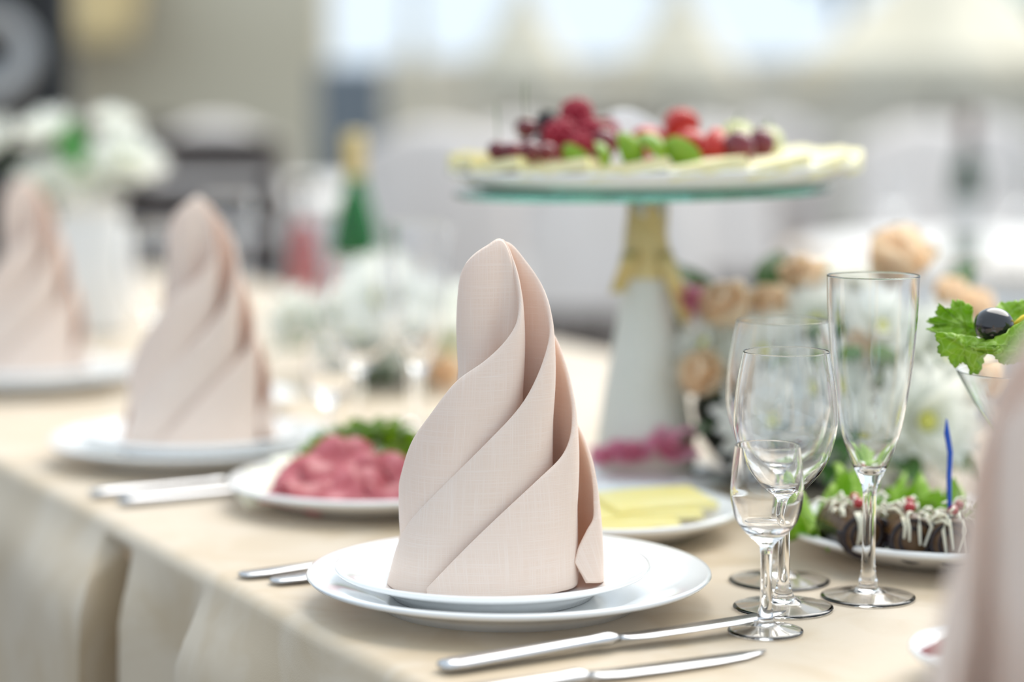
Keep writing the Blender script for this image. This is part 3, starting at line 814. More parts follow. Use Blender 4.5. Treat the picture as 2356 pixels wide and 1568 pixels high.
ml = ['leftmost front row slice of red cured meat on its plate', 'second front row slice of red cured meat from the left of its plate', 'third front row slice of red cured meat from the left of its plate',
      'fourth slice of red cured meat in the front row, nearing the napkin', 'fifth slice of red cured meat in the front row, behind the napkin edge', 'last slice of red cured meat in the front row, behind the napkin',
      'leftmost slice of red cured meat in the second row', 'second slice of red cured meat in the second row', 'third slice of red cured meat in the second row', 'fourth slice of red cured meat in the second row', 'rightmost slice of red cured meat in the second row',
      'left slice of red cured meat on top of the pile', 'right slice of red cured meat on top, below the parsley']
for i, (x, y, z, tl_) in enumerate(rows):
    o = put(me_sal[i % 3], 'meat_slice', None, (MX + x * 0.85 - 0.012, MY + y * 0.80 + 0.002, TZ + z + 0.003), (0.45 + tl_ * 0.5, 0.25 * math.sin(i * 2.1), i * 1.1 % 0.7 - 0.35))
    tag(o, ml[i], 'cured meat', 'slices of cured meat')
def bx_slice(name, m, a, b, h, bend=0.0):
    mb = MB(); n = 8
    vs = []
    for i in range(n):
        t = i / (n - 1) - 0.5
        for (yy, zz) in ((-b / 2, 0), (b / 2, 0), (b / 2, h), (-b / 2, h)): vs.append((a * t, yy, zz + bend * (0.25 - t * t)))
    fs = []
    for i in range(n - 1):
        for k in range(4): fs.append((i * 4 + k, i * 4 + (k + 1) % 4, (i + 1) * 4 + (k + 1) % 4, (i + 1) * 4 + k))
    fs += [(3, 2, 1, 0), tuple((n - 1) * 4 + k for k in range(4))]
    return mb.add(vs, fs).mesh(name, m, False)
me_chw = bx_slice('cheese_slice', CHEESEW, 0.062, 0.040, 0.004, 0.006)
wl = ['pale cheese slice lying lowest at the left of the meat plate', 'pale cheese slice second up at the left of the meat plate', 'pale cheese slice third up, behind the cured meat', 'pale cheese slice topmost at the back of the meat plate']
for i, (x, y, z) in enumerate(((-0.078, -0.030, 0.012), (-0.070, 0.000, 0.018), (-0.052, 0.026, 0.024), (-0.028, 0.044, 0.030))):
    tag(put(me_chw, 'cheese_slice', None, (MX + x, MY + y, TZ + z), (0.28, 0.0, 0.45 + 0.1 * i)), wl[i], 'cheese', 'pale cheese slices')
def sprig(name, m, loc, R_, H_, n, label, cat, seed=5):
    rnd = random.Random(seed); t = thing(name, label, cat, loc)
    lf = MB(); sm_ = MB()
    for k in range(n):
        a = rnd.random() * 2 * PI; r = R_ * math.sqrt(rnd.random()); z = H_ * (1 - (r / R_) ** 2) * rnd.uniform(0.3, 1)
        c = Vector((r * math.cos(a), r * math.sin(a) * 0.75, z))
        for q in range(3):
            p_ = petal_mesh('l', m, rnd.uniform(0.010, 0.016), 0.011, rnd.uniform(-.3, .4), 5)
            M = Matrix.Translation(c) @ Matrix.Rotation(a + q * 0.9 - 0.9 + rnd.uniform(-.4, .4) - PI / 2, 4, 'Z') @ Matrix.Rotation(rnd.uniform(-0.4, 0.9), 4, 'X')
            lf.add([M @ Vector(v) for v in p_.v], p_.f)
        if k % 3 == 0: sm_.tube([(0, 0, 0.002), (c.x * 0.5, c.y * 0.5, z * 0.6), tuple(c)], 0.0008, 5)
    tag(lf.build('foliage', m, t), kind='stuff'); sm_.build('stems', STEMG, t)
    return t
sprig('parsley_bunch', PARS, (MX - 0.004, MY + 0.018, TZ + 0.027), 0.058, 0.040, 150, 'dark green parsley bunch on the meat plate', 'parsley')
# yellow cheese
me_chy = bx_slice('cheese_slice', CHEESE, 0.085, 0.048, 0.005, 0.004)
yl = ['yellow cheese slice at the bottom front of the cheese plate', 'yellow cheese slice lying second on the cheese plate', 'yellow cheese slice lying third, overlapping to the right', 'yellow cheese slice topmost and farthest right on the cheese plate']
for i, (x, y, z, rz) in enumerate(((-0.008, -0.045, 0.0085, 0.10), (0.008, -0.022, 0.0125, 0.25), (0.026, -0.004, 0.0165, 0.32), (0.038, 0.008, 0.0215, 0.42))):
    tag(put(me_chy, 'cheese_slice', None, (CX + x, CY + y, TZ + z), (0.12, 0, rz)), yl[i], 'cheese', 'yellow cheese slices')
# aubergine rolls
def frill_leaf(rad, height_fn, nth=72, nr=9, a0=0.0, a1=2 * PI, seed=1):
    rnd = random.Random(seed); ph = [rnd.random() * 6 for _ in range(6)]
    mb = MB()
    def fn(u, v):
        a = a0 + (a1 - a0) * u
        R_ = rad(a) * (1 + 0.07 * math.sin(9 * a + ph[0]) + 0.045 * math.sin(17 * a + ph[1]) + 0.03 * math.sin(31 * a + ph[2]))
        r = R_ * v
        rip = v ** 2 * (0.010 * math.sin(7 * a + ph[3]) + 0.006 * math.sin(13 * a + ph[4]) + 0.003 * math.sin(26 * a + ph[5]))
        return (r * math.cos(a), r * math.sin(a), height_fn(a, v) + rip)
    mb.grid(fn, nth, nr); return mb
def lettuce(loc, rot, R_, label, seed, sc=(1, 1, 1)):
    o = frill_leaf(lambda a: R_, lambda a, v: 0.012 * v * v, seed=seed).build('lettuce_leaf', LETT)
    o.location = loc; o.rotation_euler = rot; o.scale = sc
    o.modifiers.new('t', 'SOLIDIFY').thickness = 0.0006
    return tag(o, label, 'lettuce', 'lettuce leaves')
lettuce((0.228, 1.615, TZ + 0.020), (0.22, 0.05, 0.3), 0.036, 'bright lettuce leaf left of the aubergine rolls', 2)
lettuce((0.275, 1.672, TZ + 0.026), (0.35, 0.0, 1.3), 0.040, 'bright lettuce leaf rising behind the aubergine rolls', 3)
lettuce((0.335, 1.66, TZ + 0.022), (0.30, 0.0, 2.3), 0.042, 'lettuce leaf under the rear of the aubergine rolls', 4)
def roll(p, rz, label, seed):
    rnd = random.Random(seed)
    t = thing('aubergine_roll', label, 'aubergine roll', p, rz, 'stuffed aubergine rolls')
    R_ = 0.0172; L = 0.052
    body = MB(); n = 40
    # spiral sheet: skin-coloured rim outside, fried flesh faces
    def sp(u, v):
        a = u * 4.2 * PI; r = R_ * (0.28 + 0.72 * (u ** 0.8))
        return (r * math.cos(a), -L / 2 + L * v, R_ + r * math.sin(a) * 0.96)
    sk = MB().grid(sp, 70, 5).build('skin', AUBSKIN, t)
    sk.modifiers.new('t', 'SOLIDIFY').thickness = 0.0022
    fl = MB()
    prof = [(0, -L / 2 + 0.001), (R_ * 0.86, -L / 2 + 0.0005), (R_ * 0.95, -L / 2 + 0.004), (R_ * 0.95, L / 2 - 0.004), (R_ * 0.86, L / 2 - 0.0005), (0, L / 2 - 0.001)]
    M = Matrix.Translation((0, 0, R_)) @ Matrix.Rotation(-PI / 2, 4, 'X')
    fl.lathe(prof, 24, M).build('filling', AUBFL, t)
    shr = MB()
    for k in range(22):
        a = rnd.uniform(-0.9, 0.9); y = rnd.uniform(-L / 2 - 0.002, L / 2)
        base = Vector((math.sin(a) * R_ * 1.02, y, R_ + math.cos(a) * R_ * 1.02 + rnd.uniform(0, 0.004)))
        d = Vector((rnd.uniform(-1, 1), rnd.uniform(-1, 1), rnd.uniform(-.35, .45))).normalized() * rnd.uniform(0.008, 0.016)
        mid = base + d * 0.5 + Vector((0, 0, 0.002))
        shr.tube([base, mid, base + d + Vector((0, 0, -0.002))], [0.0011, 0.0012, 0.0008], 5)
    for k in range(4):
        x = rnd.uniform(-0.010, 0.010)
        shr.tube([(x, -L / 2 + 0.002, 2 * R_ - 0.001), (x + rnd.uniform(-.003, .003), -L / 2 - 0.0025, 1.55 * R_), (x + rnd.uniform(-.004, .004), -L / 2 - 0.003, rnd.uniform(0.5, 1.1) * R_)], [0.0012, 0.0013, 0.0009], 5)
    tag(shr.build('grated_cheese', CHEESEW, t), kind='stuff')
    MB().ball((0.0, -0.014, 2 * R_ + 0.0035), 0.0042, 12, 8, (1, 1, 0.9)).build('pomegranate_seed', SEED, t)
    MB().ball((0.006, 0.008, 2 * R_ + 0.0035), 0.0038, 12, 8, (1, 1, 0.9)).build('pomegranate_seed', SEED, t)
    return t
RZ = TZ + 0.0075
roll((0.240, 1.578, RZ + 0.005), 0.25, 'stuffed aubergine roll at the left end of the row', 1)
roll((0.276, 1.568, RZ + 0.004), 0.10, 'stuffed aubergine roll in the middle, seen beside the flute stem', 2)
roll((0.308, 1.560, RZ + 0.003), -0.12, 'stuffed aubergine roll pierced by the blue pick', 3)
roll((0.350, 1.556, RZ + 0.004), -0.25, 'stuffed aubergine roll at the right, hidden by the near napkin', 4)
pk = MB().tube([(0, 0, 0), (0, 0, 0.035), (0.001, 0, 0.052), (-0.001, 0, 0.066), (-0.001, 0, 0.076)], [0.0018, 0.0022, 0.0023, 0.0024, 0.0005], 8, 0.85).build('cocktail_pick', BLUEPL)
pk.location = (0.3045, 1.548, RZ + 0.030); pk.rotation_euler = (0.06, -0.05, 0)
tag(pk, 'blue plastic cocktail pick stuck upright in an aubergine roll', 'pick')
# small dish at the lower right
t = tag(MB().lathe(scaled(SERV, 0.55, 1.0), 48).build('small_dish', PORC, loc=(0.293, 1.262, TZ)), 'small white dish with beetroot pieces beside the near napkin', 'dish')
BEET = mat('beet_red', (0.30, 0.02, 0.035), rough=0.3, col2=(0.42, 0.05, 0.06), nscale=30)
for x, y, rz, l in ((0.248, 1.258, -0.6, 'dark red beetroot strip at the left rim of the small dish'), (0.262, 1.280, -0.3, 'dark red beetroot strip farther back in the small dish')):
    tag(MB().tube([(-0.016, 0, 0.004), (-0.006, 0, 0.007), (0.008, 0, 0.006), (0.018, 0, 0.003)], [0.002, 0.0042, 0.0042, 0.002], 8).build('beetroot_strip', BEET, loc=(x, y, TZ + 0.016)), l, 'beetroot', 'beetroot strips')

# ================================================================== SALAD COCKTAIL
SX, SY = 0.352, 1.512
ck = MB().lathe([(0, 0.0012), (0.02, 0.001), (0.032, 0.0), (0.0335, 0.001), (0.032, 0.0025), (0.015, 0.005), (0.006, 0.012), (0.0042, 0.03), (0.0038, 0.07), (0.005, 0.080), (0.012, 0.090), (0.040, 0.128), (0.0515, 0.1485), (0.052, 0.150),
                 (0.0518, 0.1503), (0.0515, 0.1503), (0.0509, 0.1487), (0.0393, 0.1284), (0.0112, 0.0908), (0, 0.0885)], 56)
o = ck.build('cocktail_glass', GLASS, loc=(SX, SY, TZ + 0.0003), angle=40); tag(o, 'clear conical cocktail glass of salad at the right edge', 'glass')
def cock_leaf():
    K = 0.0002885
    lobes = [  # outline (x, z) in hundredths around the olive, lobe centre, lean away from the viewer
        ((2240, 755), [(2290, 775), (2250, 748), (2255, 715), (2238, 700), (2212, 694), (2196, 716), (2172, 704), (2168, 730), (2150, 742), (2166, 752), (2148, 760), (2185, 772), (2235, 782)], 0.010, 0.9),
        ((2215, 795), [(2290, 775), (2235, 768), (2185, 760), (2149, 760), (2160, 785), (2163, 812), (2184, 818), (2200, 842), (2216, 834), (2228, 838), (2240, 862), (2262, 842), (2268, 812), (2285, 800)], -0.012, -0.6),
        ((2310, 785), [(2225, 790), (2258, 778), (2292, 763), (2325, 742), (2362, 715), (2400, 705), (2420, 740), (2405, 790), (2360, 815), (2325, 832), (2300, 828), (2275, 806), (2245, 800)], -0.020, -0.4),
        ((2330, 745), [(2250, 770), (2280, 742), (2310, 716), (2350, 700), (2400, 700), (2420, 740), (2380, 780), (2310, 785)], 0.016, 0.8),
    ]
    mb = MB()
    for li, (c, out, dep, lean) in enumerate(lobes):
        P_ = catmull([(x, y, 0) for x, y in out] + [(out[0][0], out[0][1], 0)], 110)
        n = 110; nr = 9; o = len(mb.v)
        for i, q in enumerate(P_):
            jag = 1 + 0.035 * math.sin(i * 1.7 + li) + 0.03 * math.sin(i * 0.93)
            for j in range(nr):
                v = j / (nr - 1)
                x = c[0] + (q.x - c[0]) * v * (1 + (jag - 1) * v); z = c[1] + (q.y - c[1]) * v * (1 + (jag - 1) * v)
                lx = (x - 2283) * K; lz = -(z - 770) * K
                ly = dep + lean * lz * 0.5 + v * v * 0.002 * math.sin(i * 0.5 + li) + 0.011 * noise.noise((x * 0.022, z * 0.022, li * 3.1)) + 0.004 * noise.noise((x * 0.06, z * 0.06, li * 1.7)) + 0.004 * (1 - v * v) * (-1 if li in (1, 2) else 1)
                mb.v.append((lx, ly, lz))
        for i in range(n - 1):
            for j in range(nr - 1):
                a_ = o + i * nr + j; mb.f.append((a_, a_ + 1, a_ + nr + 1, a_ + nr))
    return mb
o = cock_leaf().build('lettuce_leaf', LETT, loc=(0.3187, 1.500, TZ + 0.1757))
o.modifiers.new('t', 'SOLIDIFY').thickness = 0.0006
tag(o, 'sharp frilly lettuce leaf hanging over the cocktail glass rim', 'lettuce', 'lettuce leaves')
o = MB().ball((0, 0, 0), 0.0125, 24, 16, (1.08, 1, 0.92), fn=lambda d: 1 - 0.05 * max(0, -d.x) ** 8).build('black_olive', OLIVE, loc=(0.3195, 1.492, TZ + 0.1835))
tag(o, 'shiny black olive lying on the lettuce leaf', 'olive')
lm = MB().tube([(-0.016, 0, -0.006), (-0.006, 0, 0.002), (0.006, 0, 0.006), (0.02, 0, 0.008)], [0.002, 0.0032, 0.0032, 0.003], 8, 0.5).build('lemon_peel', LEMON, loc=(0.346, 1.497, TZ + 0.186))
tag(lm, 'yellow lemon peel strip beside the black olive', 'lemon')

# ================================================================== FLOWERS
me_mum = flower_mesh('chrysanthemum', PETALW, [(16, 0.030, 0.0125, 6, 0.2, 0, 0.004), (15, 0.027, 0.0115, 20, 0.25, 0.002, 0.003), (12, 0.021, 0.010, 38, 0.3, 0.004, 0.002)], 2)
me_mumc = MB().ball((0, 0, 0.008), 0.0055, 10, 6, (1, 1, 0.7)).mesh('heart', MUMC)
me_rose = flower_mesh('rose', PETALP, [(5, 0.026, 0.030, 38, 0.5, -0.004, 0.003), (5, 0.024, 0.026, 55, 0.7, -0.003, 0.003), (4, 0.021, 0.021, 68, 0.8, -0.002, 0.002), (3, 0.018, 0.015, 78, 0.9, 0, 0.001)], 4)
def leaf_mesh():
    mb = MB()
    def fn(u, v):
        wd = 0.030 * math.sin(PI * v ** 0.8) + 0.0008
        x = (u - 0.5) * wd
        return (x, 0.065 * v, -0.02 * v * v + abs(x) * 0.35)
    return mb.grid(fn, 5, 10).mesh('leaf', LEAFG)
me_leaf = leaf_mesh()
def aim(v, up=Vector((0, 0, 1))):
    return Vector(v).to_track_quat('Z', 'Y').to_euler()
def arrangement(loc, label, blooms, nleaf, R_, base_r, base_h, base_mat, seed, leafz=(0.03, 0.12)):
    rnd = random.Random(seed)
    t = thing('flower_arrangement', label, 'flowers', loc)
    MB().lathe([(0, 0), (base_r * 0.66, 0), (base_r * 0.70, 0.004), (base_r * 0.82, 0.014), (base_r * 0.95, base_h * 0.4), (base_r, base_h * 0.7), (base_r * 0.94, base_h * 0.95), (base_r * 0.8, base_h), (0, base_h)], 32).build('flower_holder', base_mat, t)
    c0 = Vector(loc)
    stems = MB()
    for kind, p, sc in blooms:
        q = Vector(p) - c0
        n = Vector((q.x, q.y - 0.05, q.z - 0.02)).normalized()
        me = me_mum if kind == 'm' else me_rose
        b = put(me, 'chrysanthemum' if kind == 'm' else 'rose', t, q, aim(n), sc * 1.22)
        if kind == 'm': put(me_mumc, 'flower_heart', b)
        stems.tube([(q.x * 0.3, q.y * 0.3, base_h * 0.9), (q.x * 0.7, q.y * 0.7, q.z * 0.6), tuple(q - n * 0.004)], 0.0018, 6)
    stems.build('stems', STEMG, t)
    for k in range(nleaf):
        a = rnd.random() * 2 * PI
        z = rnd.uniform(*leafz); r = R_ * rnd.uniform(0.35, 0.75)
        o = put(me_leaf, 'leaf', t, (r * math.cos(a), r * math.sin(a), z), (rnd.uniform(0.0, 0.9), rnd.uniform(-.4, .4), a - PI / 2 + rnd.uniform(-.5, .5)), rnd.uniform(0.8, 1.2))
    return t
BASK = mat('dark_floral_foam', (0.012, 0.018, 0.010), rough=0.8)
arrangement((0.275, 1.99, TZ), 'table centrepiece of white chrysanthemums and peach roses behind the flute', [
    ('r', (0.333, 2.0, 0.922), 1.5), ('r', (0.257, 1.985, 0.910), 1.1), ('r', (0.190, 1.93, 0.895), 1.15), ('r', (0.225, 1.95, 0.893), 1.0), ('r', (0.381, 2.0, 0.898), 0.9),
    ('r', (0.385, 1.905, 0.835), 1.1), ('r', (0.172, 1.915, 0.843), 1.1), ('r', (0.288, 1.905, 0.862), 1.0), ('r', (0.405, 2.01, 0.888), 0.9),
    ('m', (0.165, 1.965, 0.882), 1.0), ('m', (0.172, 1.93, 0.868), 1.0), ('m', (0.262, 1.935, 0.885), 1.05), ('m', (0.313, 1.91, 0.883), 1.1), ('m', (0.360, 1.905, 0.862), 1.25),
    ('m', (0.339, 1.862, 0.814), 1.35), ('m', (0.262, 1.88, 0.838), 1.1), ('m', (0.287, 1.858, 0.795), 1.1), ('m', (0.218, 1.875, 0.812), 1.2), ('m', (0.215, 1.92, 0.862), 1.1), ('m', (0.300, 2.03, 0.91), 1.0)],
    34, 0.15, 0.115, 0.085, BASK, 11)
CENTRE = [o for o in COL.objects if o.get('label', '').startswith('table centrepiece of white')][0]
lf = [(0.174, 2.0, 0.895, 0.5), (0.228, 2.01, 0.905, -0.3), (0.395, 2.02, 0.895, -0.5), (0.318, 1.885, 0.845, 2.8), (0.226, 1.905, 0.835, 3.1), (0.240, 1.87, 0.79, 2.6), (0.190, 1.93, 0.80, 2.2), (0.315, 1.855, 0.785, 3.3), (0.355, 1.87, 0.785, 3.6), (0.27, 1.86, 0.785, 2.9)]
for (x, y, z, rz) in lf:
    put(me_leaf, 'leaf', CENTRE, (x - 0.275, y - 1.99, z - TZ), (0.9 if z > 0.8 else 0.1, 0, rz), 1.0)
arrangement((-0.150, 2.66, TZ), 'blurred low white flower centrepiece left of the sharp napkin', [
    ('m', (-0.15, 2.60, 0.845), 1.2), ('m', (-0.095, 2.60, 0.83), 1.2), ('m', (-0.20, 2.60, 0.825), 1.1), ('m', (-0.12, 2.56, 0.805), 1.2), ('m', (-0.18, 2.57, 0.80), 1.1),
    ('m', (-0.075, 2.57, 0.80), 1.2), ('m', (-0.25, 2.63, 0.82), 1.1), ('r', (-0.085, 2.55, 0.775), 1.1), ('m', (-0.155, 2.64, 0.86), 1.2), ('m', (-0.045, 2.62, 0.83), 1.1)], 18, 0.12, 0.07, 0.04, BASK, 5, (0.02, 0.07))
WVASE = mat('frosted_white_vase', (0.80, 0.79, 0.77), rough=0.4, col2=(0.84, 0.83, 0.81), nscale=6)
t = thing('flower_vase', 'tall white vase of blurred white flowers between the left napkins', 'vase', (-0.590, 3.16, TZ + 0.001))
MB().lathe(smooth_profile([(0, 0), (0.045, 0), (0.052, 0.02), (0.056, 0.08), (0.050, 0.14), (0.044, 0.17), (0.050, 0.185), (0.044, 0.186), (0.040, 0.17), (0, 0.16)], 30), 36).build('vase_body', WVASE, t)
for (x, y, z, k, sc) in ((0.055, -0.02, 0.235, 'm', 1.7), (-0.055, 0.0, 0.275, 'm', 1.5), (-0.13, 0.0, 0.26, 'm', 1.5), (0.0, -0.03, 0.215, 'm', 1.5), (-0.06, -0.03, 0.205, 'm', 1.4), (0.03, 0.03, 0.285, 'm', 1.3)):
    n = Vector((x, y - 0.06, z - 0.12)).normalized()
    b = put(me_mum, 'chrysanthemum', t, (x, y, z), aim(n), sc); put(me_mumc, 'flower_heart', b)
    MB().tube([(0, 0, 0.15), (x * 0.6, y * 0.6, z * 0.8), (x, y, z)], 0.002, 6).build('stem', STEMG, t)
LEAFB = leafy('fresh_green_leaf', (0.06, 0.26, 0.05), (0.10, 0.34, 0.08), (0.14, 0.5, 0.10))
for (x, y, z, rx, rz, sc) in ((-0.010, -0.045, 0.23, 1.35, 0.3, 1.2), (-0.02, -0.045, 0.24, 1.3, 0.0, 1.1)):
    o = put(me_leaf.copy(), 'leaf', t, (x, y, z), (rx, 0, rz), sc); o.data.materials[0] = LEAFB

# ================================================================== BOTTLES ON THE TABLE
def bottle(loc, label, m, H, r, foil, foil_m, cap_h=0.02):
    t = thing('bottle', label, 'bottle', loc)
    pr = smooth_profile([(r * 0.9, 0.0), (r, 0.006), (r, H * 0.30), (r, H * 0.52), (r * 0.86, H * 0.62), (r * 0.55, H * 0.74), (r * 0.40, H * 0.84), (r * 0.38, H * 0.97), (r * 0.42, H * 0.98), (r * 0.42, H)], 34)
    inn = [(max(a - 0.003, 0.004), z) for a, z in reversed(pr) if z > 0.008]
    MB().lathe([(0, 0.004)] + pr + inn + [(0, 0.008)], 40).build('glass_body', m, t)
    MB().lathe([(r * 0.62 if foil > 0.25 else r * 0.44, H * (1 - foil)), (r * 0.43, H * (1 - foil * 0.5)), (r * 0.46, H * 0.985), (r * 0.46, H + 0.004), (r * 0.35, H + cap_h * 0.4), (0, H + cap_h * 0.42)], 28).build('foil_cap', foil_m, t)
    MB().lathe([(r * 1.006, H * 0.14), (r * 1.012, H * 0.145), (r * 1.012, H * 0.42), (r * 1.006, H * 0.425)], 40).build('label_band', WHITECLOTH, t)
    return t
bottle((-0.205, 2.95, TZ), 'emerald green glass bottle with gold foil neck, behind the blurred goblet', BOTTLE_GREEN, 0.278, 0.031, 0.18, GOLD)
REDF = mat('brown_red_foil', (0.14, 0.05, 0.035), rough=0.4)
bottle((0.925, 4.60, 0.749), 'dark olive wine bottle with brown foil on the round table at right', BOTTLE_DARK, 0.295, 0.033, 0.24, REDF)
# a plate with a lemon coloured garnish, blurred
serving(-0.30, 2.36, 0.62, 'small blurred plate with lemon wedges behind the left napkin')
for i, (x, y) in enumerate(((-0.30, 2.335), (-0.275, 2.37), (-0.325, 2.37))):
    o = MB().ball((0, 0, 0), 0.018, 14, 8, (1, 0.55, 0.55)).build('lemon_wedge', mat('lemon_flesh', (0.78, 0.76, 0.30), rough=0.35), loc=(x, y, TZ + 0.017)); o.rotation_euler = (0, 0, i)
    tag(o, ['front', 'right rear', 'left rear'][i] + ' pale lemon wedge on the small blurred plate', 'lemon', 'lemon wedges')
# tall juice carafe with red drink
RED = mat('red_drink', (0.62, 0.07, 0.05), rough=0.2)
t = thing('juice_carafe', 'blurred carafe of red drink left of the green bottle', 'carafe', (-0.308, 3.35, TZ)); t.scale = (0.62, 0.62, 0.9)
MB().lathe(smooth_profile([(0.036, 0), (0.042, 0.004), (0.043, 0.06), (0.038, 0.12), (0.026, 0.17), (0.028, 0.215), (0.032, 0.23), (0.030, 0.23), (0.026, 0.215), (0.024, 0.17), (0.036, 0.12), (0.041, 0.06), (0.038, 0.008), (0, 0.008)], 60), 40).build('glass_body', GLASS, t)
MB().lathe([(0, 0.0085), (0.036, 0.009), (0.0395, 0.06), (0.035, 0.12), (0.023, 0.165), (0, 0.165)], 36).build('drink', RED, t)

# ================================================================== BACKGROUND FURNITURE
def covered_chair():
    t = thing('covered_chair', 'x', 'chair', (0, 0, 0), 0, 'white covered chairs')
    # chair faces -y (towards the camera); back at +y
    def back(u, v):
        a = 2 * PI * u
        wz = 0.60 + 0.41 * v
        w_ = 0.215 * (1 - 0.10 * v); tk = 0.034
        x = w_ * (abs(math.cos(a)) ** 0.45) * (1 if math.cos(a) >= 0 else -1); y = tk * (abs(math.sin(a)) ** 0.6) * (1 if math.sin(a) >= 0 else -1)
        ztop = wz - 0.05 * (abs(x) / 0.2) ** 3 * v
        sh = 1 if v < 0.97 else 0.6
        return (x * sh, 0.20 + 0.06 * v + y * sh + 0.004 * math.sin(9 * x * 7), ztop)
    b = MB().grid(back, 48, 18, True)
    n = len(b.v); b.f.append(tuple(i * 18 + 17 for i in range(48)))
    b.build('back_cover', WHITEFAB, t)
    MB().box(-0.215, 0.215, -0.22, 0.20, 0.44, 0.485, 0.014).build('seat', DARKWOOD, t)
    for sx in (-0.19, 0.19):
        for sy in (-0.19, 0.20):
            MB().tube([(sx, sy, 0.0), (sx, sy, 0.44)] + ([(sx * 0.95, 0.22, 0.62)] if sy > 0 else []), 0.018, 8).build('leg', DARKWOOD, t)
    bw = MB()
    for s2 in (-1, 1):
        bw.grid(lambda u, v, s2=s2: (s2 * (0.01 + 0.09 * v), 0.30 + 0.02 * math.sin(v * PI), 0.80 + (u - 0.5) * (0.03 + 0.10 * math.sin(v * 2.6))), 5, 8)
        bw.grid(lambda u, v, s2=s2: (s2 * (0.01 + 0.05 * v) + (u - 0.5) * 0.05, 0.30 + 0.01 * v, 0.80 - 0.18 * v), 4, 6)
    o = bw.build('bow', WHITEFAB, t); o.modifiers.new('t', 'SOLIDIFY').thickness = 0.004
    return t
c0 = covered_chair()
spots = [(0.27, 4.92, 0.15, 'white backed chair directly behind the pedestal of the fruit stand'), (0.60, 6.05, 0.3, 'white backed chair seen right of the fruit stand pedestal'),
         (-0.22, 5.45, -0.1, 'white backed chair between green bottle and sharp napkin tip'), (0.05, 6.4, 0.1, 'white backed chair farther back, behind the sharp napkin tip'),
         (1.20, 6.1, 0.2, 'white backed chair beyond the dark wine bottle at right'), (0.78, 7.4, 3.3, 'white backed chair turned away, above the champagne flute'),
         (1.62, 7.2, 0.3, 'white backed chair at the right edge, farthest back'), (-1.30, 6.0, 0.2, 'white backed chair behind the far left napkin'),
         (-0.78, 6.3, 0.3, 'white backed chair behind the blurred napkin left of the middle')]
for i, (x, y, rz, l) in enumerate(spots):
    if i == 0: c0.location = (x, y, 0); c0.rotation_euler = (0, 0, rz); c0['label'] = l
    else: copy_tree(c0, (x, y, 0), rz, l)
def dark_chair():
    t = thing('dark_wooden_chair', 'x', 'chair', (0, 0, 0), 0, 'dark wooden chairs')
    MB().box(-0.21, 0.21, -0.21, 0.21, 0.43, 0.47, 0.012).build('seat', DARKWOOD, t)
    for sx in (-0.185, 0.185):
        MB().tube([(sx, -0.18, 0), (sx, -0.18, 0.43)], 0.018, 8).build('leg', DARKWOOD, t)
        MB().tube([(sx, 0.19, 0), (sx, 0.19, 0.45), (sx * 0.97, 0.23, 0.98)], 0.019, 8).build('leg', DARKWOOD, t)
    for z in (0.60, 0.72, 0.84, 0.95):
        MB().grid(lambda u, v, z=z: (-0.18 + 0.36 * u, 0.205 + (z - 0.45) * 0.075 + 0.03 * math.sin(PI * u), z - 0.042 + 0.084 * v), 10, 3).build('back_slat', DARKWOOD, t).modifiers.new('t', 'SOLIDIFY').thickness = 0.016
    return t
d0 = dark_chair()
ds = [(-0.66, 4.80, 0.2, 'dark wooden chair behind the tip of the left napkin of the pair'), (-1.22, 7.0, 0.1, 'dark wooden chair far behind the vase flowers'),
      (0.36, 8.7, 0.0, 'dark wooden chair far behind the left end of the fruit platter'), (1.95, 6.3, 0.4, 'dark wooden chair at the right edge behind the wine bottle')]
for i, (x, y, rz, l) in enumerate(ds):
    if i == 0: d0.location = (x, y, 0); d0.rotation_euler = (0, 0, rz); d0['label'] = l
    else: copy_tree(d0, (x, y, 0), rz, l)
# further banquet tables with white cloths
def round_table(x, y, R_, label, clabel):
    t = thing('round_table', label, 'table', (x, y, 0), 0, 'round tables farther back')
    MB().lathe([(0, 0.71), (R_ - 0.01, 0.71), (R_, 0.72), (R_, 0.735), (R_ - 0.01, 0.742), (0, 0.742)], 48).build('tabletop', WOODT, t)
    MB().lathe([(0, 0), (0.28, 0), (0.28, 0.03), (0.05, 0.06), (0.04, 0.68), (0.2, 0.71), (0, 0.71)], 24).build('pedestal', DARKWOOD, t)
    c = MB()
    def cl(u, v):
        a = 2 * PI * u
        if v < 0.25: r = R_ * v / 0.25; z = 0.748
        else:
            q = (v - 0.25) / 0.75; r = R_ + 0.014 + 0.05 * q * (1 + 0.8 * math.sin(14 * a)); z = 0.742 - 0.42 * q
        return (r * math.cos(a), r * math.sin(a), z)
    c.grid(cl, 112, 14, True)
    o = c.build('tablecloth', WHITECLOTH, loc=(x, y, 0))
    tag(o, clabel, 'tablecloth', 'white cloths on the round tables')
round_table(1.20, 4.98, 0.6, 'round table farther back at the right, carrying the dark wine bottle', 'white cloth over the round table with the dark wine bottle')
round_table(-0.75, 8.1, 0.75, 'round table farther back behind the left napkins', 'white cloth over the round table behind the left napkins')
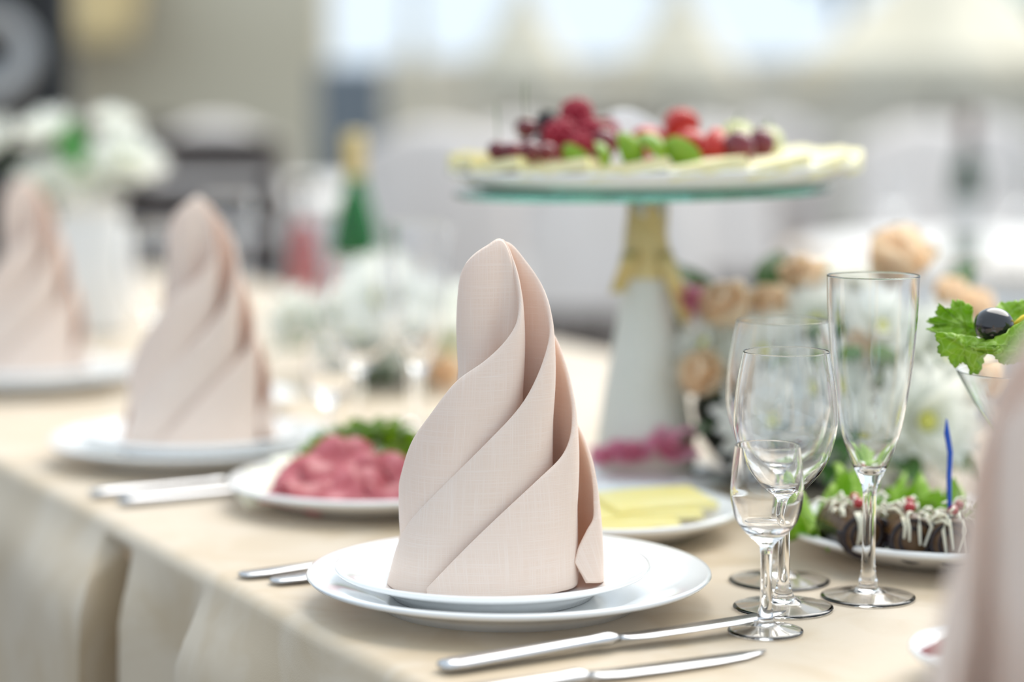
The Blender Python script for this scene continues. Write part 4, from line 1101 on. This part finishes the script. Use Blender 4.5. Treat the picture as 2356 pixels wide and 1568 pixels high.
# parasols with cream canopies, half lowered
def parasol(x, y, zb, zt, R_, label):
    t = thing('parasol', label, 'parasol', (x, y, 0), 0, 'cream parasols in the distance')
    MB().lathe([(0, 0), (0.25, 0), (0.25, 0.05), (0.06, 0.08), (0.03, 0.2), (0, 0.2)], 24).build('base', GREYMET, t)
    MB().tube([(0, 0, 0.1), (0, 0, zt + 0.04)], 0.022, 10).build('pole', DARKWOOD, t)
    c = MB()
    def cn(u, v):
        a = 2 * PI * u; k = abs(math.cos(4 * a))
        r = R_ * (v ** 1.15) * (0.90 + 0.10 * k)
        return (r * math.cos(a), r * math.sin(a), zt - (zt - zb) * v - 0.02 * math.sin(PI * v))
    c.grid(cn, 64, 12, True); o = c.build('canopy', CREAMFAB, t); o.modifiers.new('t', 'SOLIDIFY').thickness = 0.006
    c2 = MB().grid(lambda u, v: (R_ * (0.90 + 0.10 * abs(math.cos(8 * PI * u))) * math.cos(2 * PI * u), R_ * (0.90 + 0.10 * abs(math.cos(8 * PI * u))) * math.sin(2 * PI * u), zb - 0.16 * v), 64, 3, True)
    o = c2.build('valance', CREAMFAB, t); o.modifiers.new('t', 'SOLIDIFY').thickness = 0.006
    MB().ball((0, 0, zt + 0.05), 0.03, 10, 6).build('finial', DARKWOOD, t)
parasol(0.055, 11.5, 1.22, 1.72, 0.27, 'closed cream parasol whose peak rises above the left end of the fruit')
parasol(0.87, 11.8, 1.20, 1.74, 0.33, 'closed cream parasol whose peak rises above the strawberries')
parasol(2.30, 12.2, 1.22, 1.98, 0.80, 'wide open cream parasol at the upper right')
parasol(-0.53, 12.4, 0.95, 1.95, 0.07, 'tightly furled cream parasol above the sharp napkin left side')

# loudspeaker on the left
t = thing('loudspeaker', 'black loudspeaker with a grey ringed cone at the upper left edge', 'loudspeaker', (-1.19, 5.15, 0), 0.15)
MB().box(-0.19, 0.19, -0.15, 0.17, 0.80, 1.42, 0.02).build('cabinet', BLACKPL, t, smooth=False)
M = Matrix.Translation((0.02, -0.152, 1.17)) @ Matrix.Rotation(PI / 2, 4, 'X')
MB().lathe([(0.045, 0.0), (0.060, 0.012), (0.100, 0.020), (0.108, 0.012), (0.110, 0.0)], 48, M).build('cone_ring', GREYMET, t)
MB().lathe([(0, -0.004), (0.046, -0.002), (0.046, -0.012)], 32, M).build('cone_centre', BLACKPL, t)
MB().tube([(0, 0, 0.0), (0, 0, 0.80)], 0.025, 10).build('stand_pole', BLACKPL, t)
for k in range(3):
    a = k * 2 * PI / 3 + 0.4
    MB().tube([(0, 0, 0.42), (0.36 * math.cos(a), 0.36 * math.sin(a), 0.012)], 0.014, 8).build('stand_leg', BLACKPL, t)
# slate coloured cabinet far behind the green bottle
SLATE = mat('slate_grey_panel', (0.10, 0.125, 0.15), rough=0.5, col2=(0.13, 0.155, 0.18), nscale=4)
t = thing('equipment_cabinet', 'slate grey equipment cabinet far behind the green bottle', 'cabinet', (-0.65, 9.2, 0))
MB().box(-0.13, 0.13, -0.15, 0.15, 0.06, 1.20, 0.015).build('body', SLATE, t, smooth=False)
MB().box(-0.115, 0.115, -0.162, -0.152, 0.10, 1.16, 0.003).build('door', SLATE, t, smooth=False)
MB().tube([(0.09, -0.172, 0.6), (0.09, -0.172, 0.72)], 0.006, 8).build('handle', GREYMET, t)
for sx in (-0.1, 0.1): MB().box(sx - 0.02, sx + 0.02, -0.1, 0.1, 0, 0.06, 0.004).build('foot', BLACKPL, t, smooth=False)
# ochre awning on the building
aw = MB().grid(lambda u, v: (-3.2 + 1.15 * u, 12.95 - 0.7 * v, 1.95 - 0.60 * v + 0.01 * math.sin(u * 30)), 24, 5)
o = aw.build('awning', TAN); o.modifiers.new('t', 'SOLIDIFY').thickness = 0.02
tag(o, 'ochre fabric awning on the building at the upper left', 'awning')
# trees beyond the wall
def tree(x, y, H, R_, label, m, seed):
    rnd = random.Random(seed); t = thing('tree', label, 'tree', (x, y, 0), 0, 'trees beyond the wall')
    MB().tube([(0, 0, 0), (0.05, 0, H * 0.4), (0, 0, H * 0.75)], [0.12, 0.09, 0.04], 8).build('trunk', DARKWOOD, t)
    c = MB()
    for k in range(900):
        d = Vector((rnd.gauss(0, 1), rnd.gauss(0, 1), rnd.gauss(0, 1))).normalized() * (R_ * rnd.random() ** 0.4)
        p_ = petal_mesh('l', m, 0.16, 0.10, 0.1, 3)
        M = Matrix.Translation((d.x, d.y, H * 0.75 + d.z * 0.9)) @ Matrix.Rotation(rnd.random() * 6, 4, 'Z') @ Matrix.Rotation(rnd.uniform(-1, 1), 4, 'X')
        c.add([M @ Vector(v) for v in p_.v], p_.f)
    tag(c.build('crown', m, t), kind='stuff')
PALELEAF = leafy('pale_backlit_leaf', (0.30, 0.42, 0.22), (0.42, 0.52, 0.32), (0.55, 0.7, 0.40))
tree(4.9, 21.0, 3.2, 1.5, 'pale green tree at the upper right corner', PALELEAF, 3)
tree(3.9, 27.0, 4.2, 1.0, 'dark green tree left of the pale green tree', LEAFG, 4)
tree(1.7, 24.5, 3.9, 0.7, 'small dark tree at the top centre right', LEAFG, 5)
